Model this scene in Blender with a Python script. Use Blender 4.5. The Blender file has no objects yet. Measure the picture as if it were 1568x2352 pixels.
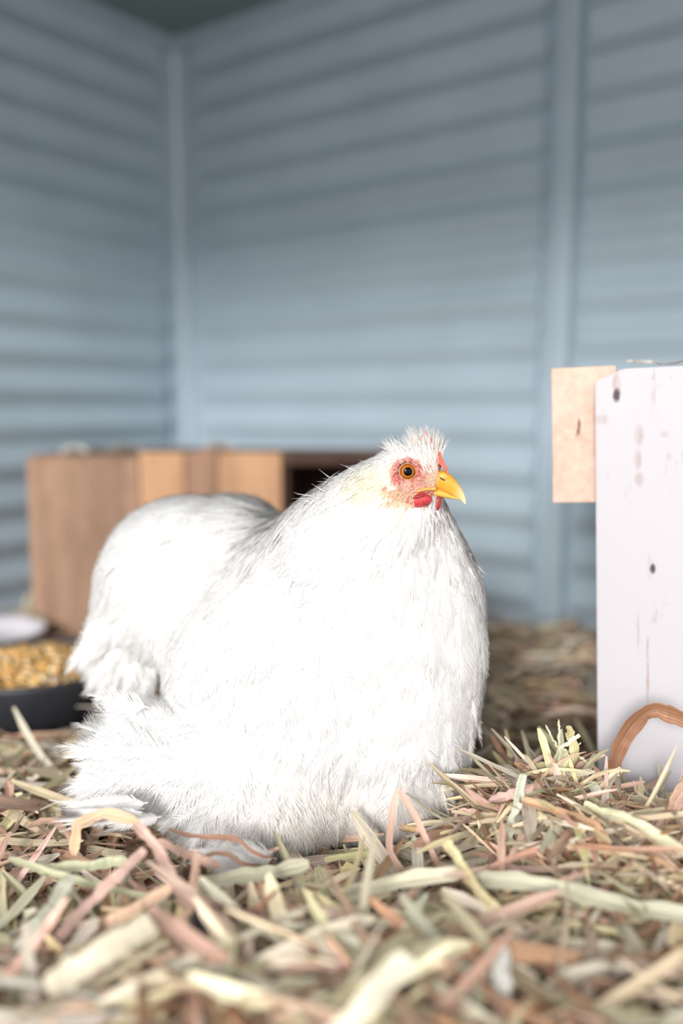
import bpy, bmesh, math
import numpy as np
from mathutils import Vector, Matrix
from mathutils.bvhtree import BVHTree

# ------------------------------------------------------------------ camera, world, light, exposure
S = bpy.context.scene
COL = S.collection
F, CX, CY, HORIZON, CAMZ = 2050.0, 784.0, 1176.0, 935.0, 0.275
TH = math.atan((CY - HORIZON) / F)
cam_d = bpy.data.cameras.new('camera')
cam_d.sensor_fit = 'VERTICAL'; cam_d.sensor_height = 36.0; cam_d.sensor_width = 24.0
cam_d.lens = 36.0 * F / 2352.0
cam_d.clip_start = 0.02
cam_d.dof.use_dof = True
cam_d.dof.focus_distance = 0.545
cam_d.dof.aperture_fstop = 1.8
cam = bpy.data.objects.new('camera', cam_d); COL.objects.link(cam)
cam.location = (0, 0, CAMZ); cam.rotation_euler = (math.pi / 2 - TH, 0, 0)
S.camera = cam

S.view_settings.view_transform = 'Standard'; S.view_settings.look = 'None'
S.view_settings.gamma = 1.0; S.view_settings.use_curve_mapping = False
S.view_settings.exposure = 0.0
S.cycles.max_bounces = 7; S.cycles.diffuse_bounces = 4; S.cycles.transmission_bounces = 4
S.cycles.use_denoising = True
S.cycles.caustics_reflective = False; S.cycles.caustics_refractive = False

SKY, GROUNDGLOW = 1.75, 2.1
world = bpy.data.worlds.new('overcast_sky'); S.world = world; world.use_nodes = True
wn = world.node_tree; wn.nodes.clear()
tc = wn.nodes.new('ShaderNodeTexCoord'); sx = wn.nodes.new('ShaderNodeSeparateXYZ')
rp = wn.nodes.new('ShaderNodeValToRGB'); bg = wn.nodes.new('ShaderNodeBackground'); wo = wn.nodes.new('ShaderNodeOutputWorld')
mp = wn.nodes.new('ShaderNodeMapRange'); mp.inputs[1].default_value = -1; mp.inputs[2].default_value = 1
wn.links.new(tc.outputs['Generated'], sx.inputs[0]); wn.links.new(sx.outputs['Z'], mp.inputs[0])
wn.links.new(mp.outputs[0], rp.inputs[0]); wn.links.new(rp.outputs[0], bg.inputs[0]); wn.links.new(bg.outputs[0], wo.inputs[0])
g = GROUNDGLOW / SKY
rp.color_ramp.elements[0].position = 0.49; rp.color_ramp.elements[0].color = (g * 1.0, g * 0.96, g * 0.93, 1)
rp.color_ramp.elements[1].position = 0.53; rp.color_ramp.elements[1].color = (0.97, 0.985, 1, 1)
bg.inputs[1].default_value = SKY

sun_d = bpy.data.lights.new('soft_sun', 'SUN'); sun_d.energy = 3.4; sun_d.angle = math.radians(17); sun_d.color = (1, 0.97, 0.94)
sun = bpy.data.objects.new('soft_sun', sun_d); COL.objects.link(sun)
sun_dir = Vector((0.24, 0.85, -0.25))      # the way the light travels: in through the open front
sun.rotation_euler = sun_dir.to_track_quat('-Z', 'Y').to_euler()
sun.location = (-0.5, -1.5, 2)

rng = np.random.default_rng(11)

# ------------------------------------------------------------------ helpers
def P(px, py, Y):
    """photo pixel at world depth Y -> world point"""
    a = (px - CX) / F; b = (CY - py) / F
    dy = math.cos(TH) + b * math.sin(TH); dz = -math.sin(TH) + b * math.cos(TH)
    k = Y / dy
    return Vector((a * k, Y, CAMZ + dz * k))
def ray(px, py):
    return (P(px, py, 1.0) - Vector((0, 0, CAMZ))).normalized()
def G(px, py, z):
    r = ray(px, py); k = (z - CAMZ) / r.z
    return Vector((r.x * k, r.y * k, z))
def proj(v):
    x, y, z = v[..., 0], v[..., 1], v[..., 2] - CAMZ
    dep = y * math.cos(TH) - z * math.sin(TH); up = y * math.sin(TH) + z * math.cos(TH)
    return CX + F * x / dep, CY - F * up / dep
def MM(Y): return Y / F                      # metres per pixel at depth Y

def prop(o, label=None, cat=None, group=None, kind=None):
    if label: o['label'] = label
    if cat: o['category'] = cat
    if group: o['group'] = group
    if kind: o['kind'] = kind
    return o
def thing(name, loc, label, cat, group=None):
    o = bpy.data.objects.new(name, None); COL.objects.link(o); o.location = loc; o.empty_display_size = 0.02
    return prop(o, label, cat, group)
def link(name, me, mat=None, parent=None, smooth=True):
    o = bpy.data.objects.new(name, me); COL.objects.link(o)
    if mat is not None: me.materials.append(mat)
    me.polygons.foreach_set('use_smooth', [bool(smooth)] * len(me.polygons))
    if parent is not None:
        o.parent = parent
        o.matrix_parent_inverse = Matrix.Translation(-parent.location)
    return o
def mesh_np(name, V, faces, colors=None):
    """V (n,3); faces: list of (m,k) int arrays"""
    me = bpy.data.meshes.new(name)
    me.vertices.add(len(V)); me.vertices.foreach_set('co', np.asarray(V, np.float32).ravel())
    li = np.concatenate([f.ravel() for f in faces]); tot = np.concatenate([np.full(len(f), f.shape[1]) for f in faces])
    me.loops.add(len(li)); me.loops.foreach_set('vertex_index', li.astype(np.int32))
    me.polygons.add(len(tot)); st = np.concatenate([[0], np.cumsum(tot)[:-1]])
    me.polygons.foreach_set('loop_start', st.astype(np.int32))
    if colors is not None:
        ca = me.color_attributes.new('tint', 'FLOAT_COLOR', 'POINT')
        c = np.ones((len(V), 4), np.float32); c[:, :3] = colors
        ca.data.foreach_set('color', c.ravel())
    me.update(calc_edges=True); me.validate()
    return me
def nrm(a): return a / (np.linalg.norm(a, axis=-1, keepdims=True) + 1e-12)

def bm_mesh(name, bm):
    me = bpy.data.meshes.new(name); bmesh.ops.recalc_face_normals(bm, faces=bm.faces); bm.to_mesh(me); bm.free(); return me
def box_bm(bm, mn, mx, mat=None, bevel=0):
    r = bmesh.ops.create_cube(bm, size=1)
    vs = r['verts']
    c = [(a + b) / 2 for a, b in zip(mn, mx)]; s = [b - a for a, b in zip(mn, mx)]
    for v in vs: v.co = Vector((c[i] + v.co[i] * s[i] for i in range(3)))
    if bevel:
        es = list({e for v in vs for e in v.link_edges})
        r2 = bmesh.ops.bevel(bm, geom=es, offset=bevel, segments=2, affect='EDGES', profile=0.6)
        vs = r2['verts']
    if mat is not None:
        for v in vs: v.co = mat @ v.co
    return vs

# ---- node materials
def mat_new(name):
    m = bpy.data.materials.new(name); m.use_nodes = True
    nt = m.node_tree; nt.nodes.clear()
    return m, nt, lambda t, **k: _node(nt, t, k)
def _node(nt, t, k):
    n = nt.nodes.new('ShaderNode' + t)
    for a, b in k.items():
        if a.startswith('i_'):
            key = a[2:]; key = int(key) if key.isdigit() else key.replace('_', ' ')
            if hasattr(b, 'is_linked'): nt.links.new(b, n.inputs[key])
            else: n.inputs[key].default_value = b
        else: setattr(n, a, b)
    return n
def simple(name, col, rough=0.6, spec=0.4, scale=30, var=0.12, stretch=(1, 1, 1), bump=0.1, bdist=0.001, coat=0, sss=0):
    m, nt, N = mat_new(name)
    tcn = N('TexCoord'); mapn = N('Mapping', i_Vector=tcn.outputs['Object'], i_Scale=stretch)
    no = N('TexNoise', i_Vector=mapn.outputs[0], i_Scale=scale, i_Detail=5.0)
    mr = N('MapRange', i_Value=no.outputs[0], i_3=1 - var, i_4=1 + var); mr.inputs[1].default_value = 0.3; mr.inputs[2].default_value = 0.7
    mix = N('VectorMath', operation='SCALE', i_0=col[:3], i_Scale=mr.outputs[0])
    b = N('Bump', i_Strength=bump, i_Distance=bdist, i_Height=no.outputs[0])
    p = N('BsdfPrincipled', i_Base_Color=mix.outputs[0], i_Roughness=rough, i_Normal=b.outputs[0])
    p.inputs['Specular IOR Level'].default_value = spec; p.inputs['Coat Weight'].default_value = coat
    if sss:
        p.inputs['Subsurface Weight'].default_value = sss; p.inputs['Subsurface Radius'].default_value = (1, 0.4, 0.25); p.inputs['Subsurface Scale'].default_value = 0.002
    o = N('OutputMaterial', i_Surface=p.outputs[0])
    return m

def m_tinted(name, rough=0.6, trans=0.3, spec=0.2, fibre=False, bump=0.3, soft=False):
    """colour from the mesh's own 'tint' attribute, partly translucent (thin leaf / feather)"""
    m, nt, N = mat_new(name)
    at = N('Attribute', attribute_name='tint')
    col = at.outputs['Color']; nor = None
    if fibre:
        uv = N('Attribute', attribute_name='fib')
        mp_ = N('Mapping', i_Vector=uv.outputs['Vector'], i_Scale=(6, 0.5, 1))
        no = N('TexNoise', i_Vector=mp_.outputs[0], i_Scale=1.0, i_Detail=3.0)
        mr = N('MapRange', i_Value=no.outputs[0], i_1=0.3, i_2=0.7, i_3=0.62, i_4=1.2)
        col = N('VectorMath', operation='SCALE', i_0=col, i_Scale=mr.outputs[0]).outputs[0]
        nor = N('Bump', i_Strength=bump, i_Distance=0.0006, i_Height=no.outputs[0]).outputs[0]
    p = N('BsdfPrincipled', i_Base_Color=col, i_Roughness=rough); p.inputs['Specular IOR Level'].default_value = spec
    t = N('BsdfTranslucent', i_Color=col)
    if soft:
        sn = N('Attribute', attribute_name='sn')
        ge = N('NewGeometry'); dt = N('VectorMath', operation='DOT_PRODUCT', i_0=sn.outputs['Vector'], i_1=ge.outputs['Incoming'])
        sg = N('MapRange', i_Value=dt.outputs['Value'], i_1=-0.001, i_2=0.001, i_3=-1.0, i_4=1.0)
        fl = N('VectorMath', operation='SCALE', i_0=sn.outputs['Vector'], i_Scale=sg.outputs[0]).outputs[0]
        nt.links.new(fl, p.inputs['Normal']); nt.links.new(fl, t.inputs['Normal'])
    if nor is not None: nt.links.new(nor, p.inputs['Normal'])
    mx = N('MixShader', i_Fac=trans, i_1=p.outputs[0], i_2=t.outputs[0])
    N('OutputMaterial', i_Surface=mx.outputs[0])
    return m

# ------------------------------------------------------------------ the coop
M_paint = simple('pale_blue_painted_steel', (0.36, 0.44, 0.50), rough=0.5, spec=0.35, scale=9, var=0.05, bump=0.02)
M_ceil = simple('ceiling_sheet', (0.20, 0.25, 0.25), rough=0.6, spec=0.3, scale=5, var=0.06, bump=0.02)
M_floor = simple('earth_floor', (0.13, 0.10, 0.075), rough=0.95, scale=60, var=0.4, bump=0.5)
K = Vector((-0.257, 1.45, 0))                       # the coop's inner corner, on the floor
DR = Vector((0.805, -0.593, 0)).normalized()        # along the back wall, to the right and nearer
DL = Vector((-0.593, -0.805, 0)).normalized()       # along the left wall, nearer
LR, LL = 1.75, 1.0
ZF, ZC = -0.035, 0.835
PITCH = 0.0515
def ribbed(name, along, inward, length, z0, z1, x0=0.0):
    """sheet wall with horizontal ribs: rounded zigzag profile, 1.5 cm thick overall"""
    prof = []
    z = z0
    A = 0.0054
    while z < z1 - 1e-4:
        for u, d in ((0.0, -A), (0.05, -A * 0.93), (0.45, A * 0.93), (0.5, A), (0.55, A * 0.93), (0.95, -A * 0.93)):
            zz = z + u * PITCH
            if zz < z1: prof.append((zz, d))
        z += PITCH
    prof.append((z1, -A))
    V = []; n = len(prof)
    for s in (x0, length):
        for zz, d in prof: V.append(K + along * s + inward * d + Vector((0, 0, zz)))
        for zz, d in prof: V.append(K + along * s + inward * (d - 0.004) + Vector((0, 0, zz)))
    Fc = []
    for i in range(n - 1):
        Fc.append((i, i + 1, 2 * n + i + 1, 2 * n + i)); Fc.append((n + i, 3 * n + i, 3 * n + i + 1, n + i + 1))
        Fc.append((i, n + i, n + i + 1, i + 1)); Fc.append((2 * n + i, 2 * n + i + 1, 3 * n + i + 1, 3 * n + i))
    Fc.append((0, 2 * n, 3 * n, n)); Fc.append((n - 1, 2 * n - 1, 4 * n - 1, 3 * n - 1))
    me = mesh_np(name, np.array([tuple(v) for v in V]), [np.array(Fc)])
    return prop(link(name, me, M_paint, smooth=False), kind='structure')
IN_B = -Vector((0.593, 0.805, 0)).normalized(); IN_L = Vector((0.805, -0.593, 0)).normalized()
ribbed('wall_back', DR, IN_B, 0.612, ZF, ZC, 0.046)
ribbed('wall_right', DR, IN_B, LR, ZF, ZC, 0.664)
ribbed('wall_left', DL, IN_L, LL, ZF, ZC, 0.038)
def frame_mat(org, along):
    up = Vector((0, 0, 1)); nn = along.cross(up)
    return Matrix(((along.x, nn.x, 0, org.x), (along.y, nn.y, 0, org.y), (0, 0, 1, org.z), (0, 0, 0, 1)))
def struct_box(name, org, along, mn, mx, mat, bevel=0.001):
    bm = bmesh.new(); box_bm(bm, mn, mx, frame_mat(org, along), bevel)
    return prop(link(name, bm_mesh(name, bm), mat, smooth=False), kind='structure')
# along DR, +y of the local frame points (DR x up) = towards the camera side
nR = DR.cross(Vector((0, 0, 1))); nL = DL.cross(Vector((0, 0, 1)))
sR = 1 if nR.dot(Vector((-0.593, -0.805, 0))) > 0 else -1
sL = 1 if nL.dot(Vector((0.805, -0.593, 0))) > 0 else -1
def yb(s, a, b): return (min(s * a, s * b), max(s * a, s * b))
def trim(name, s, along, x0, x1, d0, d1, z0=None, z1=None, bev=0.001):
    a, b = yb(s, d0, d1)
    struct_box(name, K, along, (x0, a, ZF if z0 is None else z0), (x1, b, ZC if z1 is None else z1), M_paint, bev)
trim('trim_1', sR, DR, -0.008, 0.050, -0.012, -0.008)              # flat backing of the corner
trim('trim_2', sL, DL, -0.008, 0.042, -0.012, -0.008)
trim('trim_3', sR, DR, -0.002, 0.020, -0.007, -0.002)              # corner flashing, back wall side
trim('trim_4', sL, DL, -0.002, 0.014, -0.007, -0.002)
trim('trim_5', sR, DR, 0.606, 0.670, -0.014, -0.009)               # backing behind the upright
trim('trim_6', sR, DR, 0.630, 0.652, -0.009, 0.010, bev=0.003)     # upright between the two sheets
trim('trim_7', sR, DR, 0.0, LR, -0.002, 0.009, ZC - 0.016, ZC)     # top rails
trim('trim_8', sL, DL, 0.0, LL, -0.002, 0.009, ZC - 0.016, ZC)
def quad_slab(name, pts, z0, z1, mat):
    bm = bmesh.new()
    lo = [bm.verts.new((p.x, p.y, z0)) for p in pts]; hi = [bm.verts.new((p.x, p.y, z1)) for p in pts]
    bm.faces.new(lo); bm.faces.new(hi)
    for i in range(4): bm.faces.new((lo[i], lo[(i + 1) % 4], hi[(i + 1) % 4], hi[i]))
    return prop(link(name, bm_mesh(name, bm), mat, smooth=False), kind='structure')
cn = [K - DR * 0.02 - DL * 0.02, K + DR * LR - DL * 0.02, K + DR * LR + DL * (LL + 0.02), K - DR * 0.02 + DL * (LL + 0.02)]
quad_slab('ceiling', cn, ZC, ZC + 0.01, M_ceil)
o0 = K + DL * (LL + 0.002); quad_slab('wall_front', [o0 - DR * 0.02, o0 + DR * LR, o0 + DR * LR + DL * 0.012, o0 - DR * 0.02 + DL * 0.012], 0.69, ZC - 0.001, M_paint)   # header over the open front
quad_slab('floor', [K - DR * 0.05 - DL * 0.05, K + DR * 2.2 - DL * 0.05, K + DR * 2.2 + DL * 1.6, K - DR * 0.6 + DL * 1.6], ZF - 0.02, ZF, M_floor)

# ------------------------------------------------------------------ ribbons (straw, leaves)
PAL = np.array([1.14, 1.06, 0.98]) * np.array([(0.78, 0.72, 0.52), (0.84, 0.78, 0.58), (0.62, 0.60, 0.43), (0.86, 0.78, 0.52), (0.76, 0.54, 0.42), (0.84, 0.62, 0.52),
                (0.52, 0.33, 0.22), (0.68, 0.67, 0.58), (0.90, 0.85, 0.72), (0.82, 0.68, 0.60), (0.40, 0.25, 0.17), (0.55, 0.53, 0.33)])
PW = np.array([12, 12, 8, 8, 12, 12, 7, 9, 10, 9, 4, 4.0]); PW /= PW.sum()
def ribbons(Cp, Nn, W, colors, k_cup, seedphase):
    """Cp (N,m,3) centre lines, Nn (N,m,3) ribbon normals, W (N,m) widths -> V, faces, colours, fibre coords. cross-section: shallow V with thickness"""
    N, m, _ = Cp.shape
    T = nrm(np.gradient(Cp, axis=1)); Sd = nrm(np.cross(T, Nn)); Nn = nrm(np.cross(Sd, T))
    w = W[..., None] / 2; cup = k_cup[:, None, None] * w
    th = np.minimum(w * 0.25, 0.0005)
    ring = [Cp - Sd * w + Nn * cup, Cp - Nn * th * 0.2, Cp + Sd * w + Nn * cup, Cp - Nn * th * 1.8 - Nn * 0]
    V = np.stack(ring, axis=2)                       # N,m,4,3
    idx = np.arange(N * m * 4).reshape(N, m, 4)
    fs = []
    for a in range(4):
        b = (a + 1) % 4
        fs.append(np.stack([idx[:, :-1, a], idx[:, :-1, b], idx[:, 1:, b], idx[:, 1:, a]], -1).reshape(-1, 4))
    fs.append(idx[:, 0, ::-1].reshape(-1, 4)); fs.append(idx[:, -1, :].reshape(-1, 4))
    C = np.broadcast_to(colors[:, None, None, :], (N, m, 4, 3)) if colors.ndim == 2 else np.broadcast_to(colors[:, :, None, :], (N, m, 4, 3))
    d = np.concatenate([np.zeros((N, 1)), np.cumsum(np.linalg.norm(np.diff(Cp, axis=1), axis=2), axis=1)], 1)
    fib = np.zeros((N, m, 4, 3)); fib[..., 1] = (d * 60)[:, :, None] + seedphase[:, None, None]; fib[..., 0] = np.array([-1, 0, 1, 0.0]) + seedphase[:, None, None] * 7
    return V.reshape(-1, 3), fs, C.reshape(-1, 3), fib.reshape(-1, 3)
def add_fib(me, fib):
    a = me.attributes.new('fib', 'FLOAT_VECTOR', 'POINT'); a.data.foreach_set('vector', fib.astype(np.float32).ravel())
M_hay = m_tinted('dry_hay', rough=0.5, trans=0.14, spec=0.3, fibre=True)

def zg(x, y):
    """height of the bedding's top"""
    x = np.asarray(x, float); y = np.asarray(y, float)
    z = 0.006 * np.sin(9 * x + 4 * y) + 0.005 * np.sin(17 * y - 11 * x + 1.0) - 0.004
    z = z + 0.042 * np.exp(-((x - 0.118) / 0.05) ** 2 - ((y - 0.525) / 0.05) ** 2) + 0.024 * np.exp(-((x - 0.19) / 0.08) ** 2 - ((y - 0.47) / 0.07) ** 2)
    z = z + 0.022 * np.exp(-((x - 0.03) / 0.2) ** 2 - ((y - 0.36) / 0.05) ** 2)
    z = z - 0.016 * np.exp(-((x - 0.14) / 0.10) ** 2 - ((y - 0.68) / 0.07) ** 2)
    z = z + 0.020 * np.exp(-((x - 0.25) / 0.25) ** 2 - ((y - 1.05) / 0.15) ** 2)
    z = z - 0.010 * np.exp(-((x + 0.05) / 0.12) ** 2 - ((y - 0.52) / 0.05) ** 2)
    return z
def build_hay():
    Vs, Fs, Cs, Fi = [], [], [], []; off = 0
    # matted layer underneath, coloured dark so the gaps between strands look shaded
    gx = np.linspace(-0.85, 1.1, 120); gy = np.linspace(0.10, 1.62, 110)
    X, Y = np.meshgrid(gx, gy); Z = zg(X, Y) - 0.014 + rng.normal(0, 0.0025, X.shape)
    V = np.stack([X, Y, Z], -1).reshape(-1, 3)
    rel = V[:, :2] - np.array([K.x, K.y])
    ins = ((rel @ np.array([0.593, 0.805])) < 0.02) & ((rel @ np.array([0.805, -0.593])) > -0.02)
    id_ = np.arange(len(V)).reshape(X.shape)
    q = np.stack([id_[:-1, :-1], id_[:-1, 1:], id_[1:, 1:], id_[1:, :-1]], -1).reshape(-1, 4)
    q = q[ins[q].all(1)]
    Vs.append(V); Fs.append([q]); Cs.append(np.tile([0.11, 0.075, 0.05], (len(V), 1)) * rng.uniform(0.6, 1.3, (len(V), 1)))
    f = np.zeros((len(V), 3)); f[:, 0] = V[:, 0] * 300; f[:, 1] = V[:, 1] * 60; Fi.append(f); off = len(V)
    def batch(n, xr, yr, lr, wr, lift, m=9, tilt=0.10, seed=0):
        nonlocal off
        x = rng.uniform(*xr, n); y = rng.uniform(*yr, n)
        relx = x - K.x; rely = y - K.y
        back = relx * 0.593 + rely * 0.805; left = relx * 0.805 - rely * 0.593
        keep = (back < -0.02) & (left > 0.02)
        # keep within what the photo shows, with a margin
        keep &= (np.abs(x) < y * 0.382 + 0.16)
        x, y = x[keep], y[keep]; n = len(x)
        L = rng.uniform(*lr, n); W = wr[0] + (wr[1] - wr[0]) * rng.beta(1.6, 3.0, n)
        ang = rng.uniform(0, 2 * math.pi, n); pit = rng.normal(0, tilt, n)
        d = np.stack([np.cos(ang) * np.cos(pit), np.sin(ang) * np.cos(pit), np.sin(pit)], -1)
        side = nrm(np.cross(d, [0, 0, 1.0]))
        bend = rng.normal(0, 0.22, n); sag = rng.normal(-0.05, 0.10, n); kink = rng.normal(0, 0.18, n) * (rng.random(n) < 0.4); ku = rng.uniform(-0.3, 0.3, n)
        u = np.linspace(-0.5, 0.5, m)[None, :]
        C = d[:, None, :] * (u * L[:, None])[..., None]
        C = C + side[:, None, :] * ((bend[:, None] * (u ** 2) + kink[:, None] * np.abs(u - ku[:, None])) * L[:, None])[..., None]
        C = C + np.array([0, 0, 1.0]) * (sag[:, None] * (4 * u ** 2) * L[:, None])[..., None]
        base = np.stack([x, y, zg(x, y) + rng.uniform(*lift, n)], -1)
        C = C + base[:, None, :]
        # do not dig in: clamp to slightly under the local surface
        zmin = zg(C[..., 0], C[..., 1]) - 0.012; C[..., 2] = np.maximum(C[..., 2], zmin)
        # stay inside the walls
        rr = (C[..., 0] - K.x) * 0.593 + (C[..., 1] - K.y) * 0.805; ov = np.maximum(rr + 0.008, 0)
        C[..., 0] -= 0.593 * ov; C[..., 1] -= 0.805 * ov
        ll = (C[..., 0] - K.x) * 0.805 - (C[..., 1] - K.y) * 0.593; ov = np.maximum(0.008 - ll, 0)
        C[..., 0] += 0.805 * ov; C[..., 1] -= 0.593 * ov
        tw0 = rng.normal(0, 0.5, n); tw1 = rng.normal(0, 1.0, n)
        tw = tw0[:, None] + tw1[:, None] * u
        Nn = np.array([0, 0, 1.0]) * np.cos(tw)[..., None] + side[:, None, :] * np.sin(tw)[..., None]
        prof = np.minimum(1, (0.5 - np.abs(u)) * 9 + 0.35); Wm = W[:, None] * prof
        ci = rng.choice(len(PAL), n, p=PW); col = PAL[ci] * rng.uniform(0.50, 1.15, (n, 1)) ** 0.9 * rng.uniform(0.95, 1.05, (n, 3))
        # nothing through the hen, the bowl or the boxes
        near = hen_dist(C)
        ok = near
        V, fs, cc, fb = ribbons(C[ok], Nn[ok], Wm[ok], col[ok], rng.uniform(-0.1, 0.55, ok.sum()), rng.uniform(0, 50, ok.sum()))
        Vs.append(V); Fs.append([f + off for f in fs]); Cs.append(cc); Fi.append(fb); off += len(V)
    batch(6500, (-0.85, 0.95), (0.30, 1.5), (0.04, 0.14), (0.0025, 0.009), (-0.012, 0.002))
    batch(3000, (-0.40, 0.45), (0.26, 0.72), (0.03, 0.16), (0.0025, 0.0095), (-0.006, 0.007))
    batch(900, (-0.30, 0.32), (0.26, 0.60), (0.05, 0.15), (0.003, 0.010), (0.002, 0.012), tilt=0.14)
    batch(320, (-0.22, 0.24), (0.26, 0.44), (0.05, 0.13), (0.005, 0.013), (0.003, 0.012), tilt=0.10)
    batch(500, (0.08, 0.22), (0.44, 0.55), (0.03, 0.10), (0.002, 0.006), (0.000, 0.010), tilt=0.4)
    batch(700, (-0.85, 0.95), (0.75, 1.5), (0.06, 0.2), (0.004, 0.012), (0.000, 0.012), tilt=0.2)
    batch(900, (-0.25, 0.30), (0.42, 0.58), (0.015, 0.06), (0.0005, 0.0022), (0.002, 0.010), tilt=0.25)
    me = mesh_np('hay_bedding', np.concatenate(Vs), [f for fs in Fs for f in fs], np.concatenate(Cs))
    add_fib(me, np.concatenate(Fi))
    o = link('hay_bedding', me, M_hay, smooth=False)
    prop(o, 'loose bedding of dry green and tan hay spread over the coop floor', 'hay', kind='stuff')
def hen_dist(C):
    """True for strands that do not cross the solid things"""
    x, y, z = C[..., 0], C[..., 1], C[..., 2]
    bad = ((((x - HENC[0]) / 0.125) ** 2 + ((y - HENC[1]) / 0.055) ** 2) < 1) & (z > -0.004)
    bad |= (((x - BOWLC[0]) ** 2 + (y - BOWLC[1]) ** 2) < 0.092 ** 2) & (z > -0.012)
    a = (x - CRATE[0]) * CRD[0] + (y - CRATE[1]) * CRD[1]; b = -(x - CRATE[0]) * CRD[1] + (y - CRATE[1]) * CRD[0]
    bad |= (a > -0.01) & (b > -0.004) & (b < 0.03) & (z > -0.02)
    return ~bad.any(1)
HENC = (-0.025, 0.60); BOWLC = (-0.292, 0.825)
CRATE = (P(1380, 1300, 0.60).x, 0.60); CRD = (math.cos(-0.288), math.sin(-0.288))

build_hay()

# individual straws and leaves the photo shows one by one
def smooth_path(pts, m):
    pts = [Vector(p) for p in pts]
    if len(pts) == 2: pts = [pts[0], (pts[0] + pts[1]) / 2, pts[1]]
    e = [pts[0] * 2 - pts[1]] + pts + [pts[-1] * 2 - pts[-2]]
    out = []
    segs = len(pts) - 1
    for i in range(m):
        t = i / (m - 1) * segs; k = min(int(t), segs - 1); f = t - k
        a, b, c, d = e[k], e[k + 1], e[k + 2], e[k + 3]
        cr = 0.5 * ((2 * b) + (c - a) * f + (2 * a - 5 * b + 4 * c - d) * f * f + (3 * b - a - 3 * c + d) * f ** 3)
        out.append(cr * SM + (b.lerp(c, f)) * (1 - SM))
    return out
SM = 1.0
def straw(name, label, cat, pts, wpx, col, group=None, twist=0.0, cup=0.3, taper=0.35, sharp=False, m=24, face=0.6):
    global SM
    SM = 0.25 if sharp else 1.0
    path = smooth_path([P(*p) for p in pts], m)
    org = path[0].copy()
    C = np.array([[tuple(p - org) for p in path]])
    Y = sum(p[2] for p in pts) / len(pts)
    u = np.linspace(0, 1, m)
    W = np.array([wpx * MM(Y) * np.minimum(1, np.minimum(u, 1 - u) * 8 + taper)])
    W = W * (1 + 0.12 * np.sin(u * 17 + wpx) + 0.08 * np.sin(u * 41 + wpx))
    C = C + np.cumsum(rng.normal(0, 0.00028, C.shape), axis=1)
    view = nrm(np.array([0, -1, 0.45])); up = np.array([0, 0, 1.0])
    base = nrm(view * face + up * (1 - face))
    tw = twist * (u - 0.3)
    T = nrm(np.gradient(C, axis=1)); sd = nrm(np.cross(T, base))
    Nn = base[None, None, :] * np.cos(tw)[None, :, None] + sd * np.sin(tw)[None, :, None]
    cc = np.array([[col]]) * (1 + 0.12 * np.sin(u * 9 + wpx))[None, :, None] * np.ones((1, m, 3))
    V, fs, c2, fb = ribbons(C, Nn, W, cc, np.array([cup]), np.array([float(rng.uniform(0, 60))]))
    me = mesh_np(name, V, fs, c2); add_fib(me, fb)
    o = link(name, me, M_hay, smooth=False); o.location = org
    return prop(o, label, cat, group)
cream, yel, grn, pink, tan, brn, gry, org_ = (0.80, 0.76, 0.60), (0.78, 0.68, 0.40), (0.60, 0.60, 0.38), (0.72, 0.47, 0.37), (0.66, 0.45, 0.32), (0.36, 0.20, 0.13), (0.60, 0.61, 0.53), (0.62, 0.33, 0.17)
straw('straw', 'pink-tan straw folded into an upside-down V in front of the hen', 'straw', [(945, 2040, .465), (893, 1945, .475), (915, 1808, .482), (972, 1900, .478), (1022, 2015, .468)], 15, pink, sharp=True, cup=.1)
straw('straw', 'thick pale yellow straw lying flat under the hen\'s foot feathers', 'straw', [(745, 1976, .492), (880, 1955, .497), (1010, 1938, .50)], 15, (0.68, 0.64, 0.34), taper=.6)
straw('straw', 'thin split yellow straw rising rightwards from the hen\'s toes', 'straw', [(860, 1990, .488), (930, 1945, .492), (1000, 1915, .497), (1086, 1892, .50)], 8, (0.78, 0.7, 0.42))
straw('straw', 'blurred yellow straw slanting down to the right below the hen\'s breast', 'straw', [(1022, 1932, .455), (1085, 2030, .43), (1165, 2135, .405)], 26, (0.80, 0.68, 0.40), taper=.7)
straw('straw', 'pale green straw standing upright in the mound right of the hen', 'straw', [(1202, 1778, .49), (1182, 1870, .487), (1160, 1965, .478)], 22, (0.68, 0.70, 0.56), taper=.8, face=.9)
straw('straw', 'long pale yellow stem leaning across the foot of the white plank', 'straw', [(1340, 1850, .485), (1440, 1885, .465), (1600, 1975, .44)], 27, (0.82, 0.78, 0.52), taper=.7)
straw('dry_leaf', 'brown dry leaf arched against the white plank', 'leaf', [(1398, 1855, .545), (1405, 1770, .55), (1432, 1690, .55), (1488, 1632, .545), (1540, 1640, .54), (1600, 1668, .53)], 38, (0.36, 0.18, 0.10), twist=1.2, face=.9)
straw('dry_leaf', 'pink-tan dry leaf cut off by the right edge before the plank', 'leaf', [(1590, 1770, .50), (1545, 1840, .50), (1538, 1925, .492)], 34, (0.70, 0.46, 0.35), face=.9)
straw('straw', 'broad cream straw lying across the foreground centre, rising to the right', 'straw', [(640, 2115, .43), (760, 2075, .435), (900, 2035, .44), (1065, 2010, .44)], 38, (0.80, 0.75, 0.56), taper=.6)
straw('straw', 'long grey-green straw running to the right edge in the foreground', 'straw', [(1080, 2022, .44), (1230, 2030, .43), (1400, 2070, .42), (1600, 2110, .405)], 42, (0.60, 0.58, 0.43), taper=.6)
straw('straw', 'broad pale straw pointing at the hen\'s feet from the lower left', 'straw', [(440, 2060, .445), (500, 2028, .445), (600, 2010, .448), (708, 1990, .45)], 36, (0.58, 0.55, 0.40), taper=.5)
straw('straw', 'pink blurred straw slanting up to the right below the hen\'s left foot', 'straw', [(120, 2170, .405), (220, 2070, .42), (345, 1950, .44)], 28, (0.74, 0.50, 0.42), taper=.6)
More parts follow.
